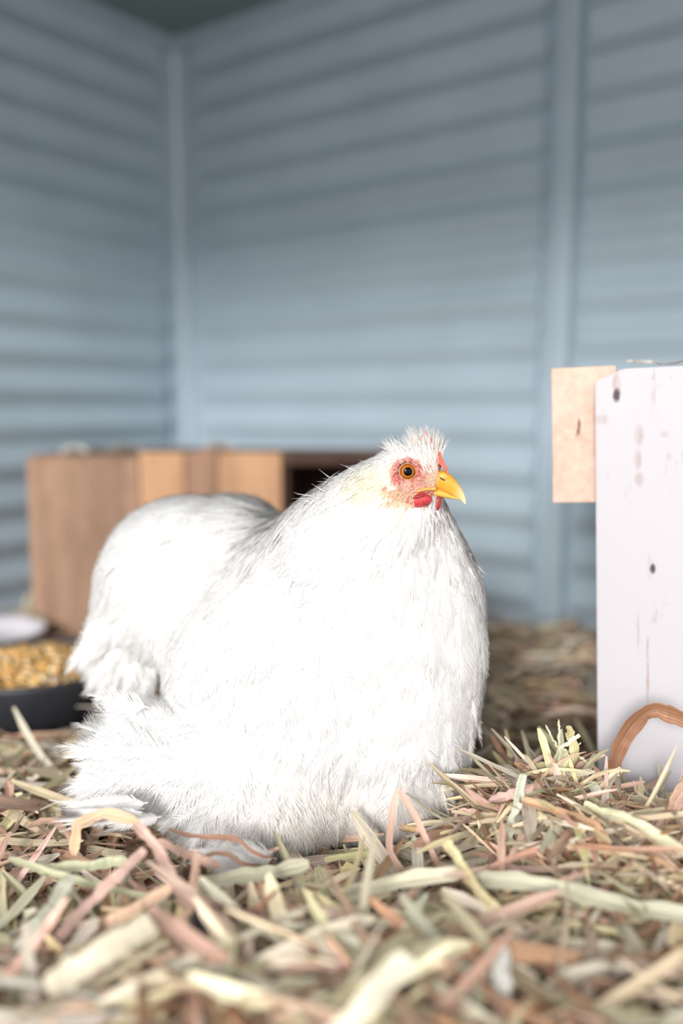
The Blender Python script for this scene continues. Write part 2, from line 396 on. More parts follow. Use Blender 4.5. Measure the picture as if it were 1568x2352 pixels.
straw('straw', 'pink straw crossing the slanting pink one and falling to the right', 'straw', [(312, 1890, .455), (370, 1960, .44), (450, 2095, .41)], 24, (0.72, 0.48, 0.40), taper=.5)
straw('straw', 'pink-tan straw lying rightwards beneath the white foot feathers', 'straw', [(360, 1930, .457), (430, 1965, .455), (500, 1990, .45)], 20, (0.70, 0.46, 0.36))
straw('straw', 'long thin green straw falling from the left edge to the centre', 'straw', [(20, 1970, .455), (180, 2020, .447), (400, 2072, .44)], 17, (0.57, 0.55, 0.36), taper=.6)
straw('straw', 'pale green flat straw lying near the left edge beneath the tan leaf', 'straw', [(90, 1998, .455), (180, 1990, .46), (285, 1975, .463)], 26, (0.66, 0.66, 0.44), taper=.6)
straw('straw', 'thick cream straw, very blurred, in the lower left foreground', 'straw', [(110, 2270, .345), (220, 2200, .352), (360, 2120, .365)], 66, (0.74, 0.66, 0.50), taper=.7)
straw('straw', 'wide cream straw cut off by the bottom edge at the centre', 'straw', [(760, 2400, .315), (860, 2290, .325), (945, 2205, .335)], 62, (0.80, 0.74, 0.58), taper=.8)
straw('straw', 'blurred orange-tan straw pointing up right above the thick cream one', 'straw', [(180, 2135, .41), (280, 2105, .415), (395, 2045, .422)], 30, (0.76, 0.52, 0.36), taper=.5)
straw('straw', 'yellow-green blurred straw standing at the bottom right of centre', 'straw', [(620, 2352, .35), (600, 2270, .36), (618, 2190, .37)], 40, (0.68, 0.66, 0.36), taper=.8)
straw('straw', 'grey blurred straw standing upright at the bottom, right of the cream one', 'straw', [(1160, 2360, .345), (1152, 2270, .355), (1140, 2190, .365)], 42, (0.60, 0.60, 0.56), taper=.8)
straw('straw', 'pale sage straw slanting down to the far bottom left', 'straw', [(40, 2190, .40), (110, 2100, .41), (170, 2010, .43)], 38, (0.52, 0.51, 0.40), taper=.7)
straw('dry_leaf', 'folded tan leaf standing at the tail end of the foot feathers', 'leaf', [(172, 1965, .475), (180, 1895, .478), (235, 1868, .48), (320, 1885, .478)], 26, (0.74, 0.52, 0.34), sharp=True, face=.9)
straw('dry_leaf', 'brown curled leaf left of the hen, arching over the hay', 'leaf', [(60, 1900, .49), (110, 1888, .49), (145, 1905, .487), (175, 1955, .48)], 18, (0.42, 0.27, 0.19), twist=1.5)
straw('dry_leaf', 'shrivelled brown leaf stalk curving in front of the white foot feathers', 'leaf', [(385, 1902, .478), (450, 1922, .475), (530, 1930, .472), (585, 1965, .468), (628, 1978, .467)], 13, (0.46, 0.26, 0.18), twist=2.5)
straw('dry_leaf', 'second shrivelled brown stalk just under the first one', 'leaf', [(440, 1975, .465), (510, 1962, .465), (570, 1985, .463), (628, 1985, .463)], 12, (0.42, 0.25, 0.18), twist=2.0)
straw('straw', 'short thick yellow straw stub with a node below the hen', 'straw', [(768, 2048, .478), (785, 2018, .482), (802, 1988, .486)], 26, (0.74, 0.63, 0.32), taper=.9)
straw('straw', 'narrow bright yellow straw lying left of the thick stub', 'straw', [(655, 2042, .478), (700, 2032, .48), (765, 2020, .484)], 11, (0.80, 0.76, 0.48), taper=.8)
straw('dry_leaf', 'pale curled leaf with a rolled top, right of the yellow stub', 'leaf', [(825, 2050, .475), (868, 2005, .48), (872, 1980, .485), (858, 1972, .49)], 18, (0.62, 0.58, 0.44), twist=1.2)
straw('straw', 'orange-brown straw bending over the top of the mound by the plank', 'straw', [(1195, 1838, .488), (1290, 1870, .48), (1365, 1905, .47), (1398, 1990, .455)], 26, (0.68, 0.42, 0.26), taper=.5, face=.5)
straw('dry_leaf', 'pink folded leaf on the left slope of the mound', 'leaf', [(1122, 1838, .492), (1170, 1825, .492), (1232, 1803, .492)], 22, (0.70, 0.47, 0.40), twist=1.5)
straw('dry_leaf', 'pinkish white leaf hanging beside the upright tuft', 'leaf', [(1268, 1752, .515), (1276, 1785, .512), (1288, 1815, .51), (1280, 1845, .507)], 17, (0.80, 0.62, 0.52), twist=.8, face=.95)
straw('straw', 'green ribbed stem at the heart of the upright tuft by the plank', 'straw', [(1292, 1720, .52), (1295, 1770, .517), (1285, 1855, .51)], 22, (0.60, 0.57, 0.38), taper=.8, face=.95)
straw('straw', 'hair-thin pointed spike sticking up highest from the tuft', 'straw', [(1282, 1652, .52), (1286, 1690, .52), (1290, 1728, .52)], 5, (0.74, 0.70, 0.50), taper=.2, face=.95)
straw('straw', 'thin bent bristle leaning left from the top of the tuft', 'straw', [(1252, 1665, .52), (1265, 1698, .52), (1288, 1724, .52)], 5, (0.72, 0.68, 0.48), taper=.2, face=.95)
straw('dry_leaf', 'yellow-green curled leaf on the right of the upright tuft', 'leaf', [(1300, 1672, .52), (1312, 1690, .52), (1325, 1730, .518), (1315, 1775, .515)], 22, (0.62, 0.55, 0.30), twist=1.6, face=.95)
straw('straw', 'short cream straw lying across the top of the tuft', 'straw', [(1288, 1716, .516), (1308, 1702, .516), (1330, 1694, .516)], 9, (0.84, 0.78, 0.62), taper=.8, face=.95)
straw('straw', 'thin stiff straw running from the tuft down to the plank', 'straw', [(1330, 1738, .53), (1355, 1765, .53), (1380, 1792, .53)], 6, (0.72, 0.68, 0.50), taper=.9, face=.9)
straw('dry_leaf', 'grey-green leaf curling at the foot of the white plank', 'leaf', [(1350, 1795, .515), (1375, 1825, .512), (1405, 1855, .505), (1500, 1905, .48)], 24, (0.66, 0.67, 0.56), twist=.6, face=.8)
straw('straw', 'pink straw running flat to the right across the mound\'s crest', 'straw', [(1215, 1845, .495), (1290, 1850, .495), (1352, 1850, .497)], 9, (0.76, 0.50, 0.42), taper=.6)
straw('dry_leaf', 'thin brown-pink leaf looping left from the mound towards the hen', 'leaf', [(1040, 1895, .505), (1062, 1862, .505), (1100, 1858, .503), (1150, 1880, .50)], 9, (0.64, 0.42, 0.34), twist=2.0)
straw('straw', 'broad pinkish straw lying across the middle right foreground', 'straw', [(1030, 1995, .46), (1150, 2000, .455), (1330, 1998, .455)], 17, (0.74, 0.52, 0.44))
straw('straw', 'long tan-pink straw hanging down right of the blurred yellow one', 'straw', [(1150, 1880, .48), (1148, 1990, .45), (1170, 2080, .43), (1240, 2170, .405)], 17, (0.74, 0.50, 0.38))
# dark dried flower head in the foreground
def seed_head():
    o = thing('seed_head', P(455, 2150, .395), 'dark purple-grey dried flower head lying in the foreground hay', 'seed head')
    N = 420; c = np.zeros((N, 3)); t = rng.uniform(0, 1, N); a0 = np.array(P(448, 2105, .402)); a1 = np.array(P(468, 2195, .388))
    c = a0 + (a1 - a0) * t[:, None]; d = nrm(rng.normal(0, 1, (N, 3)) + nrm(a1 - a0) * 0.8)
    u = np.linspace(0, 1, 4)[None, :, None]
    C = c[:, None, :] + d[:, None, :] * u * (0.004 + 0.003 * np.sin(t * 3.1))[:, None, None]
    Nn = np.broadcast_to(nrm(rng.normal(0, 1, (N, 3)))[:, None, :], C.shape)
    W = np.tile(np.array([1, 1, .8, .2]) * 0.0011, (N, 1))
    col = np.array([0.10, 0.08, 0.085]) * rng.uniform(0.5, 2.0, (N, 1))
    V, fs, cc, fb = ribbons(C, Nn.copy(), W, col, np.full(N, .2), np.zeros(N))
    me = mesh_np('bristles', V, fs, cc); add_fib(me, fb); prop(link('bristles', me, M_hay, o, smooth=False), kind=None)
    p = smooth_path([a0, (a0 + a1) / 2, a1], 8)
    C = np.array([[tuple(v) for v in p]]); V, fs, cc, fb = ribbons(C, np.tile([0, -.5, 1.0], (1, 8, 1)), np.full((1, 8), .004), np.array([[0.14, 0.11, 0.09]]), np.array([.8]), np.zeros(1))
    me = mesh_np('stalk', V, fs, cc); add_fib(me, fb); link('stalk', me, M_hay, o, smooth=False)
seed_head()

# ------------------------------------------------------------------ feed bowl with cracked corn
M_rubber = simple('black_rubber', (0.035, 0.037, 0.045), rough=0.45, spec=0.5, scale=40, var=0.2, bump=0.1)
def lathe(name, prof, c, mat, parent=None, n=64):
    V = []; Fc = []
    for r, z in prof:
        for i in range(n):
            a = 2 * math.pi * i / n; V.append((c[0] + r * math.cos(a), c[1] + r * math.sin(a), c[2] + z))
    for j in range(len(prof) - 1):
        for i in range(n):
            Fc.append((j * n + i, j * n + (i + 1) % n, (j + 1) * n + (i + 1) % n, (j + 1) * n + i))
    me = mesh_np(name, np.array(V), [np.array(Fc)])
    bm = bmesh.new(); bm.from_mesh(me); bmesh.ops.contextual_create(bm, geom=[v for v in bm.verts if v.index < n]) if False else None
    bm.verts.ensure_lookup_table()
    bm.faces.new([bm.verts[i] for i in range(n)]); bm.faces.new([bm.verts[(len(prof) - 1) * n + i] for i in range(n)])
    bmesh.ops.recalc_face_normals(bm, faces=bm.faces); bm.to_mesh(me); bm.free()
    return link(name, me, mat, parent)
bowl = thing('feed_bowl', (BOWLC[0], BOWLC[1], -0.012), 'round black rubber feed bowl full of cracked corn, left of the hen', 'bowl')
lathe('bowl_body', [(0.070, 0), (0.075, 0.002), (0.086, 0.040), (0.0885, 0.044), (0.0885, 0.047), (0.085, 0.048), (0.0825, 0.045), (0.070, 0.008), (0.066, 0.006)],
      (BOWLC[0], BOWLC[1], -0.012), M_rubber, bowl)
def corn():
    m = m_tinted('cracked_corn', rough=0.5, trans=0.05, spec=0.4)
    bm = bmesh.new(); bmesh.ops.create_icosphere(bm, subdivisions=1, radius=1); T = np.array([tuple(v.co) for v in bm.verts]); TF = np.array([[v.index for v in f.verts] for f in bm.faces]); bm.free()
    N = 1500
    r = np.sqrt(rng.uniform(0, 1, N)) * 0.079; a = rng.uniform(0, 2 * math.pi, N)
    heap = 0.034 + 0.022 * np.cos(r / 0.079 * 1.5)
    c = np.stack([BOWLC[0] + r * np.cos(a), BOWLC[1] + r * np.sin(a), -0.012 + heap + rng.uniform(-0.004, 0.003, N)], -1)
    s = rng.uniform(0.0016, 0.0042, (N, 1, 1)) * rng.uniform(0.6, 1.2, (N, 1, 3))
    V = T[None] * s * rng.uniform(0.8, 1.2, (N, len(T), 1)); ang = rng.uniform(0, 6.28, N)
    R = np.zeros((N, 3, 3)); R[:, 0, 0] = np.cos(ang); R[:, 0, 1] = -np.sin(ang); R[:, 1, 0] = np.sin(ang); R[:, 1, 1] = np.cos(ang); R[:, 2, 2] = 1
    V = np.einsum('nij,nkj->nki', R, V) + c[:, None, :]
    fc = (TF[None] + (np.arange(N) * len(T))[:, None, None]).reshape(-1, 3)
    pal = np.array([(0.72, 0.42, 0.12), (0.78, 0.52, 0.22), (0.82, 0.66, 0.40), (0.58, 0.40, 0.20), (0.70, 0.36, 0.10), (0.40, 0.31, 0.22)])
    col = pal[rng.choice(6, N, p=[.25, .25, .18, .12, .12, .08])] * rng.uniform(0.85, 1.15, (N, 1))
    C = np.repeat(col, len(T), 0)
    # packed layer under the loose grains
    n0 = len(V) * len(T); gr = []; 
    V2 = [(BOWLC[0], BOWLC[1], -0.012 + 0.053)]; F2 = []
    for j in range(1, 9):
        for i in range(40):
            rr = 0.081 * j / 8; aa = 2 * math.pi * i / 40
            V2.append((BOWLC[0] + rr * math.cos(aa), BOWLC[1] + rr * math.sin(aa), -0.012 + 0.031 + 0.022 * math.cos(rr / 0.079 * 1.5)))
    for i in range(40): F2.append((0, 1 + i, 1 + (i + 1) % 40, 1 + (i + 1) % 40))
    Q = [(1 + (j - 1) * 40 + i, 1 + (j - 1) * 40 + (i + 1) % 40, 1 + j * 40 + (i + 1) % 40, 1 + j * 40 + i) for j in range(1, 8) for i in range(40)]
    V2 = np.array(V2); tri = np.array([(0, 1 + i, 1 + (i + 1) % 40) for i in range(40)])
    Vall = np.concatenate([V.reshape(-1, 3), V2]); Call = np.concatenate([C, np.tile([0.55, 0.36, 0.15], (len(V2), 1))])
    me = mesh_np('cracked_corn', Vall, [fc, tri + n0, np.array(Q) + n0], Call)
    prop(link('cracked_corn', me, m), 'heap of yellow cracked corn filling the black feed bowl', 'feed', kind='stuff')
corn()

M_dish = simple('plain_pale_grey', (0.62, 0.60, 0.64), rough=0.5, scale=20, var=.1)  # shallow dish standing in for an unidentified pale shape behind the bowl
dc = G(40, 1470, 0.0)
dish = lathe('pale_stand_in_dish', [(0.052, 0), (0.056, 0.002), (0.064, 0.020), (0.065, 0.022), (0.062, 0.022), (0.053, 0.006), (0.050, 0.005)], (0, 0, 0), M_dish)
dish.location = (dc.x - 0.015, 0.985, 0.004)
prop(dish, 'unidentified pale grey shape behind the corn bowl, built as a shallow dish', 'dish')

# ------------------------------------------------------------------ brown wooden nest box behind the hen
def wood(name, c1, c2, scale=22, stretch=(1, 1, 0.16), rough=0.75):
    m, nt, N = mat_new(name)
    tcn = N('TexCoord'); mp_ = N('Mapping', i_Vector=tcn.outputs['Object'], i_Scale=stretch)
    n1 = N('TexNoise', i_Vector=mp_.outputs[0], i_Scale=scale, i_Detail=6.0)
    n2 = N('TexNoise', i_Vector=mp_.outputs[0], i_Scale=scale * 9, i_Detail=3.0)
    add = N('Math', operation='MULTIPLY_ADD', i_0=n2.outputs[0], i_1=0.35, i_2=n1.outputs[0])
    mr = N('MapRange', i_Value=add.outputs[0], i_1=0.5, i_2=0.85)
    mix = N('Mix', data_type='RGBA', i_0=mr.outputs[0]); mix.inputs[6].default_value = (*c1, 1); mix.inputs[7].default_value = (*c2, 1)
    b = N('Bump', i_Strength=0.3, i_Distance=0.001, i_Height=add.outputs[0])
    p = N('BsdfPrincipled', i_Base_Color=mix.outputs[2], i_Roughness=rough, i_Normal=b.outputs[0]); p.inputs['Specular IOR Level'].default_value = 0.25
    N('OutputMaterial', i_Surface=p.outputs[0])
    return m
MW1 = wood('brown_board', (0.20, 0.125, 0.085), (0.38, 0.235, 0.155))
MW2 = wood('light_brown_board', (0.32, 0.18, 0.10), (0.50, 0.29, 0.165))
MW3 = wood('grey_brown_board', (0.17, 0.10, 0.07), (0.34, 0.20, 0.13))
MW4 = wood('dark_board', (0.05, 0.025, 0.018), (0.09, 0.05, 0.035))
YB = 1.04
A = P(75, 1450, YB); B = P(650, 1450, YB - 0.02)
zb = -0.014; ztop = P(75, 1047, YB).z
along = Vector((B.x - A.x, B.y - A.y, 0)); wlen = along.length; along.normalize()
bx = thing('nest_box', (A.x, A.y, zb), 'brown timber nest box with an open dark end, standing against the back wall', 'nest box')
Mx = frame_mat(Vector((A.x, A.y, 0)), along)
sgn = 1 if along.cross(Vector((0, 0, 1))).y > 0 else -1         # local y that points away from the camera
def nb(name, x0, x1, ya, yb_, z0, z1, mat, bev=0.0015, label=None):
    bm = bmesh.new(); a_, b_ = sorted((sgn * ya, sgn * yb_))
    box_bm(bm, (x0, a_, z0), (x1, b_, z1), Mx, bev)
    o = link(name, bm_mesh(name, bm), mat, bx, smooth=False)
    if label: o['label'] = label
    return o
edges = [0, 0.134, 0.188, 0.226, wlen]
mats = [MW1, MW2, MW3, MW2]; tops = [-0.004, 0.005, 0.006, 0.005]
for i in range(4):
    nb('side_board', edges[i] + 0.0006, edges[i + 1] - 0.0006, 0, 0.012, zb, ztop + tops[i], mats[i])
DPT = 0.16
RX = wlen + 0.125
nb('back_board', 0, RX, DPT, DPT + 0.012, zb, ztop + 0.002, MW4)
nb('end_board', -0.0, 0.012, 0.012, DPT, zb, ztop, MW3)
nb('roof_board', 0.012, RX, 0.014, DPT, ztop - 0.008, ztop - 0.0005, MW1)
nb('end_board', RX - 0.012, RX, 0.002, DPT, zb, ztop + 0.004, MW3)
nb('bottom_rail', wlen, RX - 0.012, 0.002, 0.014, zb, zb + 0.07, MW1)
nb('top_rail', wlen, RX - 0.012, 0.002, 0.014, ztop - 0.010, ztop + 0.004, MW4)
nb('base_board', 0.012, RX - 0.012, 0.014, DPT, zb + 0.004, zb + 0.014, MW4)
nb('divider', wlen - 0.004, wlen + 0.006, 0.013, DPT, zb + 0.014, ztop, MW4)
for k, (px, w, c, lb) in enumerate([(170, 60, (0.62, 0.60, 0.54), 'pale wisp of hay lying on the nest box roof near its left end'), (285, 90, (0.25, 0.21, 0.17), 'dark wisp of hay lying on the nest box roof right of the pale wisp'),
                                  (500, 70, (0.40, 0.28, 0.20), 'brown wisp of hay lying on the middle of the nest box roof')]):
    straw('hay_wisp', lb, 'hay', [(px - w / 2, 1040, YB + .01), (px, 1026, YB + .02), (px + w / 2, 1036, YB + .01)], 12, c)

# ------------------------------------------------------------------ white plank box at the right
def white_plank():
    m, nt, N = mat_new('worn_white_paint')
    tcn = N('TexCoord')
    mp_ = N('Mapping', i_Vector=tcn.outputs['Object'], i_Scale=(1, 1, 0.12))
    n1 = N('TexNoise', i_Vector=mp_.outputs[0], i_Scale=150.0, i_Detail=5.0)
    mp2 = N('Mapping', i_Vector=tcn.outputs['Object'], i_Scale=(1, 1, 0.3))
    n2 = N('TexNoise', i_Vector=mp2.outputs[0], i_Scale=38.0, i_Detail=6.0, i_Roughness=0.7)
    worn = N('MapRange', i_Value=n2.outputs[0], i_1=0.59, i_2=0.74)
    streak = N('MapRange', i_Value=n1.outputs[0], i_1=0.66, i_2=0.8, i_4=0.5)
    mx = N('Math', operation='MAXIMUM', i_0=worn.outputs[0], i_1=streak.outputs[0])
    last = mx.outputs[0]
    dark = None
    sep = N('SeparateXYZ', i_0=tcn.outputs['Object'])
    wob = N('Math', operation='MULTIPLY_ADD', i_0=n2.outputs[0], i_1=0.010, i_2=-0.005)
    def blob(x, z, rx, rz, hard=0.25):
        dx = N('Math', operation='MULTIPLY_ADD', i_0=sep.outputs[0], i_1=1 / rx, i_2=-x / rx)
        dx = N('Math', operation='MULTIPLY_ADD', i_0=wob.outputs[0], i_1=1 / rx, i_2=dx.outputs[0])
        dz = N('Math', operation='MULTIPLY_ADD', i_0=sep.outputs[2], i_1=1 / rz, i_2=-z / rz)
        a = N('Math', operation='MULTIPLY', i_0=dx.outputs[0], i_1=dx.outputs[0]); b = N('Math', operation='MULTIPLY_ADD', i_0=dz.outputs[0], i_1=dz.outputs[0], i_2=a.outputs[0])
        return N('MapRange', i_Value=b.outputs[0], i_1=1.3, i_2=hard, i_3=0.0, i_4=1.0).outputs[0]
    s = MM(0.60)
    for (x, z, rx, rz) in [(47, -58, 8, 17), (122, -455, 8, 13)]:
        k = blob(x * s, z * s, rx * s, rz * s); dark = k if dark is None else N('Math', operation='MAXIMUM', i_0=dark, i_1=k).outputs[0]
    for (x, z, rx, rz, q) in [(46, -30, 9, 22, .8), (115, -450, 6, 34, .7), (95, -150, 10, 26, .55), (92, -205, 7, 25, .5), (95, -250, 9, 18, .4), (25, -4, 40, 7, .35), (15, -112, 16, 12, .4), (112, -640, 3, 30, .8),
                            (113, -720, 3, 60, .7), (92, -600, 3, 60, .4), (25, -240, 5, 12, .4), (160, -200, 5, 10, .4), (150, -150, 10, 8, .3)]:
        k = blob(x * s, z * s, rx * s, rz * s); k = N('Math', operation='MULTIPLY', i_0=k, i_1=q).outputs[0]
        k = N('Math', operation='MULTIPLY', i_0=k, i_1=N('MapRange', i_Value=n1.outputs[0], i_1=0.35, i_2=0.6, i_3=0.2, i_4=1.0).outputs[0]).outputs[0]
        last = N('Math', operation='MAXIMUM', i_0=last, i_1=k).outputs[0]
    c1 = N('Mix', data_type='RGBA', i_0=last); c1.inputs[6].default_value = (0.475, 0.46, 0.485, 1); c1.inputs[7].default_value = (0.30, 0.17, 0.14, 1)
    c2 = N('Mix', data_type='RGBA', i_0=dark); nt.links.new(c1.outputs[2], c2.inputs[6]); c2.inputs[7].default_value = (0.05, 0.03, 0.03, 1)
    b = N('Bump', i_Strength=0.35, i_Distance=0.0006, i_Height=n1.outputs[0])
    p = N('BsdfPrincipled', i_Base_Color=c2.outputs[2], i_Roughness=0.6, i_Normal=b.outputs[0])
    N('OutputMaterial', i_Surface=p.outputs[0])
    return m
def raw_timber():
    m, nt, N = mat_new('raw_timber')
    tcn = N('TexCoord')
    n1 = N('TexNoise', i_Vector=tcn.outputs['Object'], i_Scale=220.0, i_Detail=5.0)
    n2 = N('TexNoise', i_Vector=tcn.outputs['Object'], i_Scale=45.0, i_Detail=6.0, i_Roughness=0.65)
    a = N('MapRange', i_Value=n2.outputs[0], i_1=0.5, i_2=0.75)
    c1 = N('Mix', data_type='RGBA', i_0=a.outputs[0]); c1.inputs[6].default_value = (0.66, 0.465, 0.375, 1); c1.inputs[7].default_value = (0.54, 0.35, 0.25, 1)
    k = N('MapRange', i_Value=n1.outputs[0], i_1=0.3, i_2=0.7, i_3=0.88, i_4=1.08)
    c2 = N('VectorMath', operation='SCALE', i_0=c1.outputs[2], i_Scale=k.outputs[0])
    sep = N('SeparateXYZ', i_0=tcn.outputs['Object']); s = MM(0.6)
    wob = N('Math', operation='MULTIPLY_ADD', i_0=n1.outputs[0], i_1=0.006, i_2=-0.003)
    sh = N('Math', operation='MULTIPLY_ADD', i_0=sep.outputs[2], i_1=-0.16, i_2=sep.outputs[0])
    sh = N('Math', operation='ADD', i_0=sh.outputs[0], i_1=wob.outputs[0])
    # slanted crack in the end grain at x=-38 px, z=-135 px
    x0 = (-38 + 0.16 * 128) * s
    dx = N('Math', operation='MULTIPLY_ADD', i_0=sh.outputs[0], i_1=1 / (4.0 * s), i_2=-x0 / (4.0 * s)); dz = N('Math', operation='MULTIPLY_ADD', i_0=sep.outputs[2], i_1=1 / (24 * s), i_2=128 / 24)
    q = N('Math', operation='MULTIPLY', i_0=dx.outputs[0], i_1=dx.outputs[0]); q = N('Math', operation='MULTIPLY_ADD', i_0=dz.outputs[0], i_1=dz.outputs[0], i_2=q.outputs[0])
    q = N('MapRange', i_Value=q.outputs[0], i_1=1.3, i_2=0.3, i_3=0.0, i_4=0.9)
    c3 = N('Mix', data_type='RGBA', i_0=q.outputs[0]); nt.links.new(c2.outputs[0], c3.inputs[6]); c3.inputs[7].default_value = (0.16, 0.07, 0.05, 1)
    b = N('Bump', i_Strength=0.4, i_Distance=0.0006, i_Height=n1.outputs[0])
    p = N('BsdfPrincipled', i_Base_Color=c3.outputs[2], i_Roughness=0.75, i_Normal=b.outputs[0])
    N('OutputMaterial', i_Surface=p.outputs[0])
    return m
MPL = white_plank(); MRT = raw_timber(); MRED = simple('nest_wood_edge', (0.72, 0.58, 0.46), scale=60, stretch=(1, 1, .2))
YC = 0.60
org = P(1366, 850, YC)
wb = thing('wooden_crate', (org.x, org.y, org.z), 'white painted worn plank box with a raw timber batten, cut off by the right edge', 'nest box')
wb.rotation_euler = (0, math.radians(-2.2), math.radians(-16.5))      # leans a little, turned a little
sc_ = MM(YC)
def crate_part(name, bm, mat, label=None):
    me = bm_mesh(name, bm); o = bpy.data.objects.new(name, me); COL.objects.link(o); me.materials.append(mat); o.parent = wb
    if label: o['label'] = label
    return o
zfoot = -0.335
bm = bmesh.new()      # front plank: outline with a chipped upper left corner
out = [(0, zfoot), (0, -0.008), (0.003, -0.0055), (0.010, -0.0045), (0.014, -0.0012), (0.018, 0), (0.115, 0.0), (0.115, zfoot)]
f0 = [bm.verts.new((x, 0, z)) for x, z in out]; f1 = [bm.verts.new((x, 0.016, z)) for x, z in out]
bm.faces.new(f0); bm.faces.new(f1)
for i in range(len(out)): bm.faces.new((f0[i], f0[(i + 1) % len(out)], f1[(i + 1) % len(out)], f1[i]))
bmesh.ops.bevel(bm, geom=list(bm.edges), offset=0.0008, segments=2, affect='EDGES')
crate_part('plank', bm, MPL, 'white painted plank with worn patches and nail holes')
bm = bmesh.new(); box_bm(bm, (-100 * sc_, 0.0165, -308 * sc_), (46 * sc_, 0.19, 11 * sc_), None, 0.0009)
crate_part('batten', bm, MRT, 'raw peach-coloured timber batten at the top left')
bm = bmesh.new(); box_bm(bm, (0.1165, 0.0, zfoot), (0.230, 0.016, -0.001), None, 0.0008); crate_part('plank', bm, MPL)
bm = bmesh.new(); box_bm(bm, (0.002, 0.0165, zfoot), (0.016, 0.19, -308 * sc_ - 0.002), None, 0.0008); crate_part('side_board', bm, MPL)
bm = bmesh.new(); box_bm(bm, (0.018, 0.175, zfoot), (0.230, 0.19, -0.005), None, 0.0008); crate_part('back_board', bm, MPL)
straw('straw', 'pale blurred straw tip lying on top of the white plank box', 'straw', [(1440, 832, .62), (1470, 828, .63), (1520, 838, .64)], 8, (0.85, 0.74, 0.62))
straw('hay_wisp', 'thin dark wisp of hay curling along the top of the white plank box', 'hay', [(1500, 832, .605), (1535, 836, .605), (1600, 830, .605)], 4, (0.28, 0.22, 0.2), twist=2)

# ------------------------------------------------------------------ the hen
hen = thing('hen', (HENC[0], HENC[1], 0), 'fluffy white bantam hen with red face and yellow beak sitting on the hay', 'hen')
def ell(px, py, Y, rx, ry, rd, rot=0):
    return (P(px, py, Y), rx * MM(Y), rd, ry * MM(Y), rot)
ELL = [  # centre pixel, depth, radii in pixels (across, up), depth radius in metres, tilt in the picture plane
    ell(770, 1530, .605, 350, 330, .088), ell(850, 1420, .590, 258, 280, .074), ell(885, 1560, .588, 232, 300, .072),
    ell(835, 1290, .575, 215, 190, .056, 25), ell(868, 1190, .563, 160, 130, .042), ell(905, 1130, .552, 112, 90, .028), ell(990, 1240, .566, 70, 85, .030),
    ell(930, 1088, .545, 80, 66, .0175), ell(955, 1116, .543, 50, 40, .014), ell(974, 1100, .542, 34, 32, .0095), ell(950, 1062, .5445, 66, 40, .012), ell(990, 1096, .5405, 24, 22, .0088),
    ell(570, 1570, .606, 195, 250, .074), ell(635, 1370, .622, 150, 190, .068, 20), ell(700, 1310, .60, 140, 130, .058, 20),
    ell(610, 1760, .580, 285, 175, .074), ell(900, 1750, .575, 178, 175, .062), ell(400, 1740, .560, 175, 85, .045), ell(290, 1740, .555, 85, 45, .025),
    ell(455, 1345, .672, 225, 212, .075, 0), ell(560, 1255, .662, 122, 108, .06), ell(985, 1330, .578, 118, 120, .045), ell(1000, 1460, .580, 122, 170, .050), ell(330, 1420, .672, 125, 145, .055), ell(295, 1515, .668, 82, 72, .035),
]
def hen_body():
    bm = bmesh.new()
    for c, rx, rd, rz, rot in ELL:
        r = bmesh.ops.create_icosphere(bm, subdivisions=4, radius=1)
        R = Matrix.Rotation(math.radians(rot), 3, 'Y')
        for v in r['verts']:
            v.co = c + R @ Vector((v.co.x * rx, v.co.y * rd, v.co.z * rz))
    me = bpy.data.meshes.new('tmp'); bm.to_mesh(me); bm.free()
    o = bpy.data.objects.new('tmp', me); COL.objects.link(o)
    m1 = o.modifiers.new('r', 'REMESH'); m1.mode = 'VOXEL'; m1.voxel_size = 0.0018
    m2 = o.modifiers.new('s', 'SMOOTH'); m2.factor = 0.6; m2.iterations = 4
    dg = bpy.context.evaluated_depsgraph_get(); dg.update()
    out = bpy.data.meshes.new_from_object(o.evaluated_get(dg)); bpy.data.objects.remove(o); bpy.data.meshes.remove(me)
    return out
body_me = hen_body(); body_me.name = 'body'
nv = len(body_me.vertices); BV = np.zeros(nv * 3, np.float32); body_me.vertices.foreach_get('co', BV); BV = BV.reshape(-1, 3).astype(float)
ne = len(body_me.edges); ED = np.zeros(ne * 2, np.int32); body_me.edges.foreach_get('vertices', ED); ED = ED.reshape(-1, 2)
deg = np.bincount(ED.ravel(), minlength=nv).astype(float)[:, None]
hc = np.array(P(950, 1090, .545)); hd = np.linalg.norm(BV - hc, axis=1); wgt = np.clip((hd - 0.020) / 0.03, 0.0, 1)[:, None] * 0.65
for it in range(150):
    acc = np.stack([np.bincount(ED[:, 0], BV[ED[:, 1], c], nv) + np.bincount(ED[:, 1], BV[ED[:, 0], c], nv) for c in range(3)], 1) / deg
    BV = BV + (acc - BV) * wgt
BV[:, 2] = np.maximum(BV[:, 2], -0.002)
def sstep(e0, e1, x): t = np.clip((x - e0) / (e1 - e0), 0, 1); return t * t * (3 - 2 * t)
def edist(px, py, cx, cy, rx, ry, rot=0):
    c, s = math.cos(math.radians(rot)), math.sin(math.radians(rot)); dx, dy = px - cx, py - cy
    return np.sqrt(((dx * c + dy * s) / rx) ** 2 + ((-dx * s + dy * c) / ry) ** 2)
def face_mask(px, py):
    d = np.minimum.reduce([edist(px, py, 937, 1090, 43, 41), edist(px, py, 966, 1118, 42, 26, 10), edist(px, py, 945, 1146, 46, 15, 20), edist(px, py, 990, 1098, 42, 30),
                           edist(px, py, 1016, 1062, 13, 26, -25), edist(px, py, 893, 1133, 28, 9, 40), edist(px, py, 950, 1135, 42, 22, 20)])
    return 1 - sstep(0.85, 1.12, d)
bpx, bpy_ = proj(BV)
fm = face_mask(bpx, bpy_) * (BV[:, 1] < 0.575)
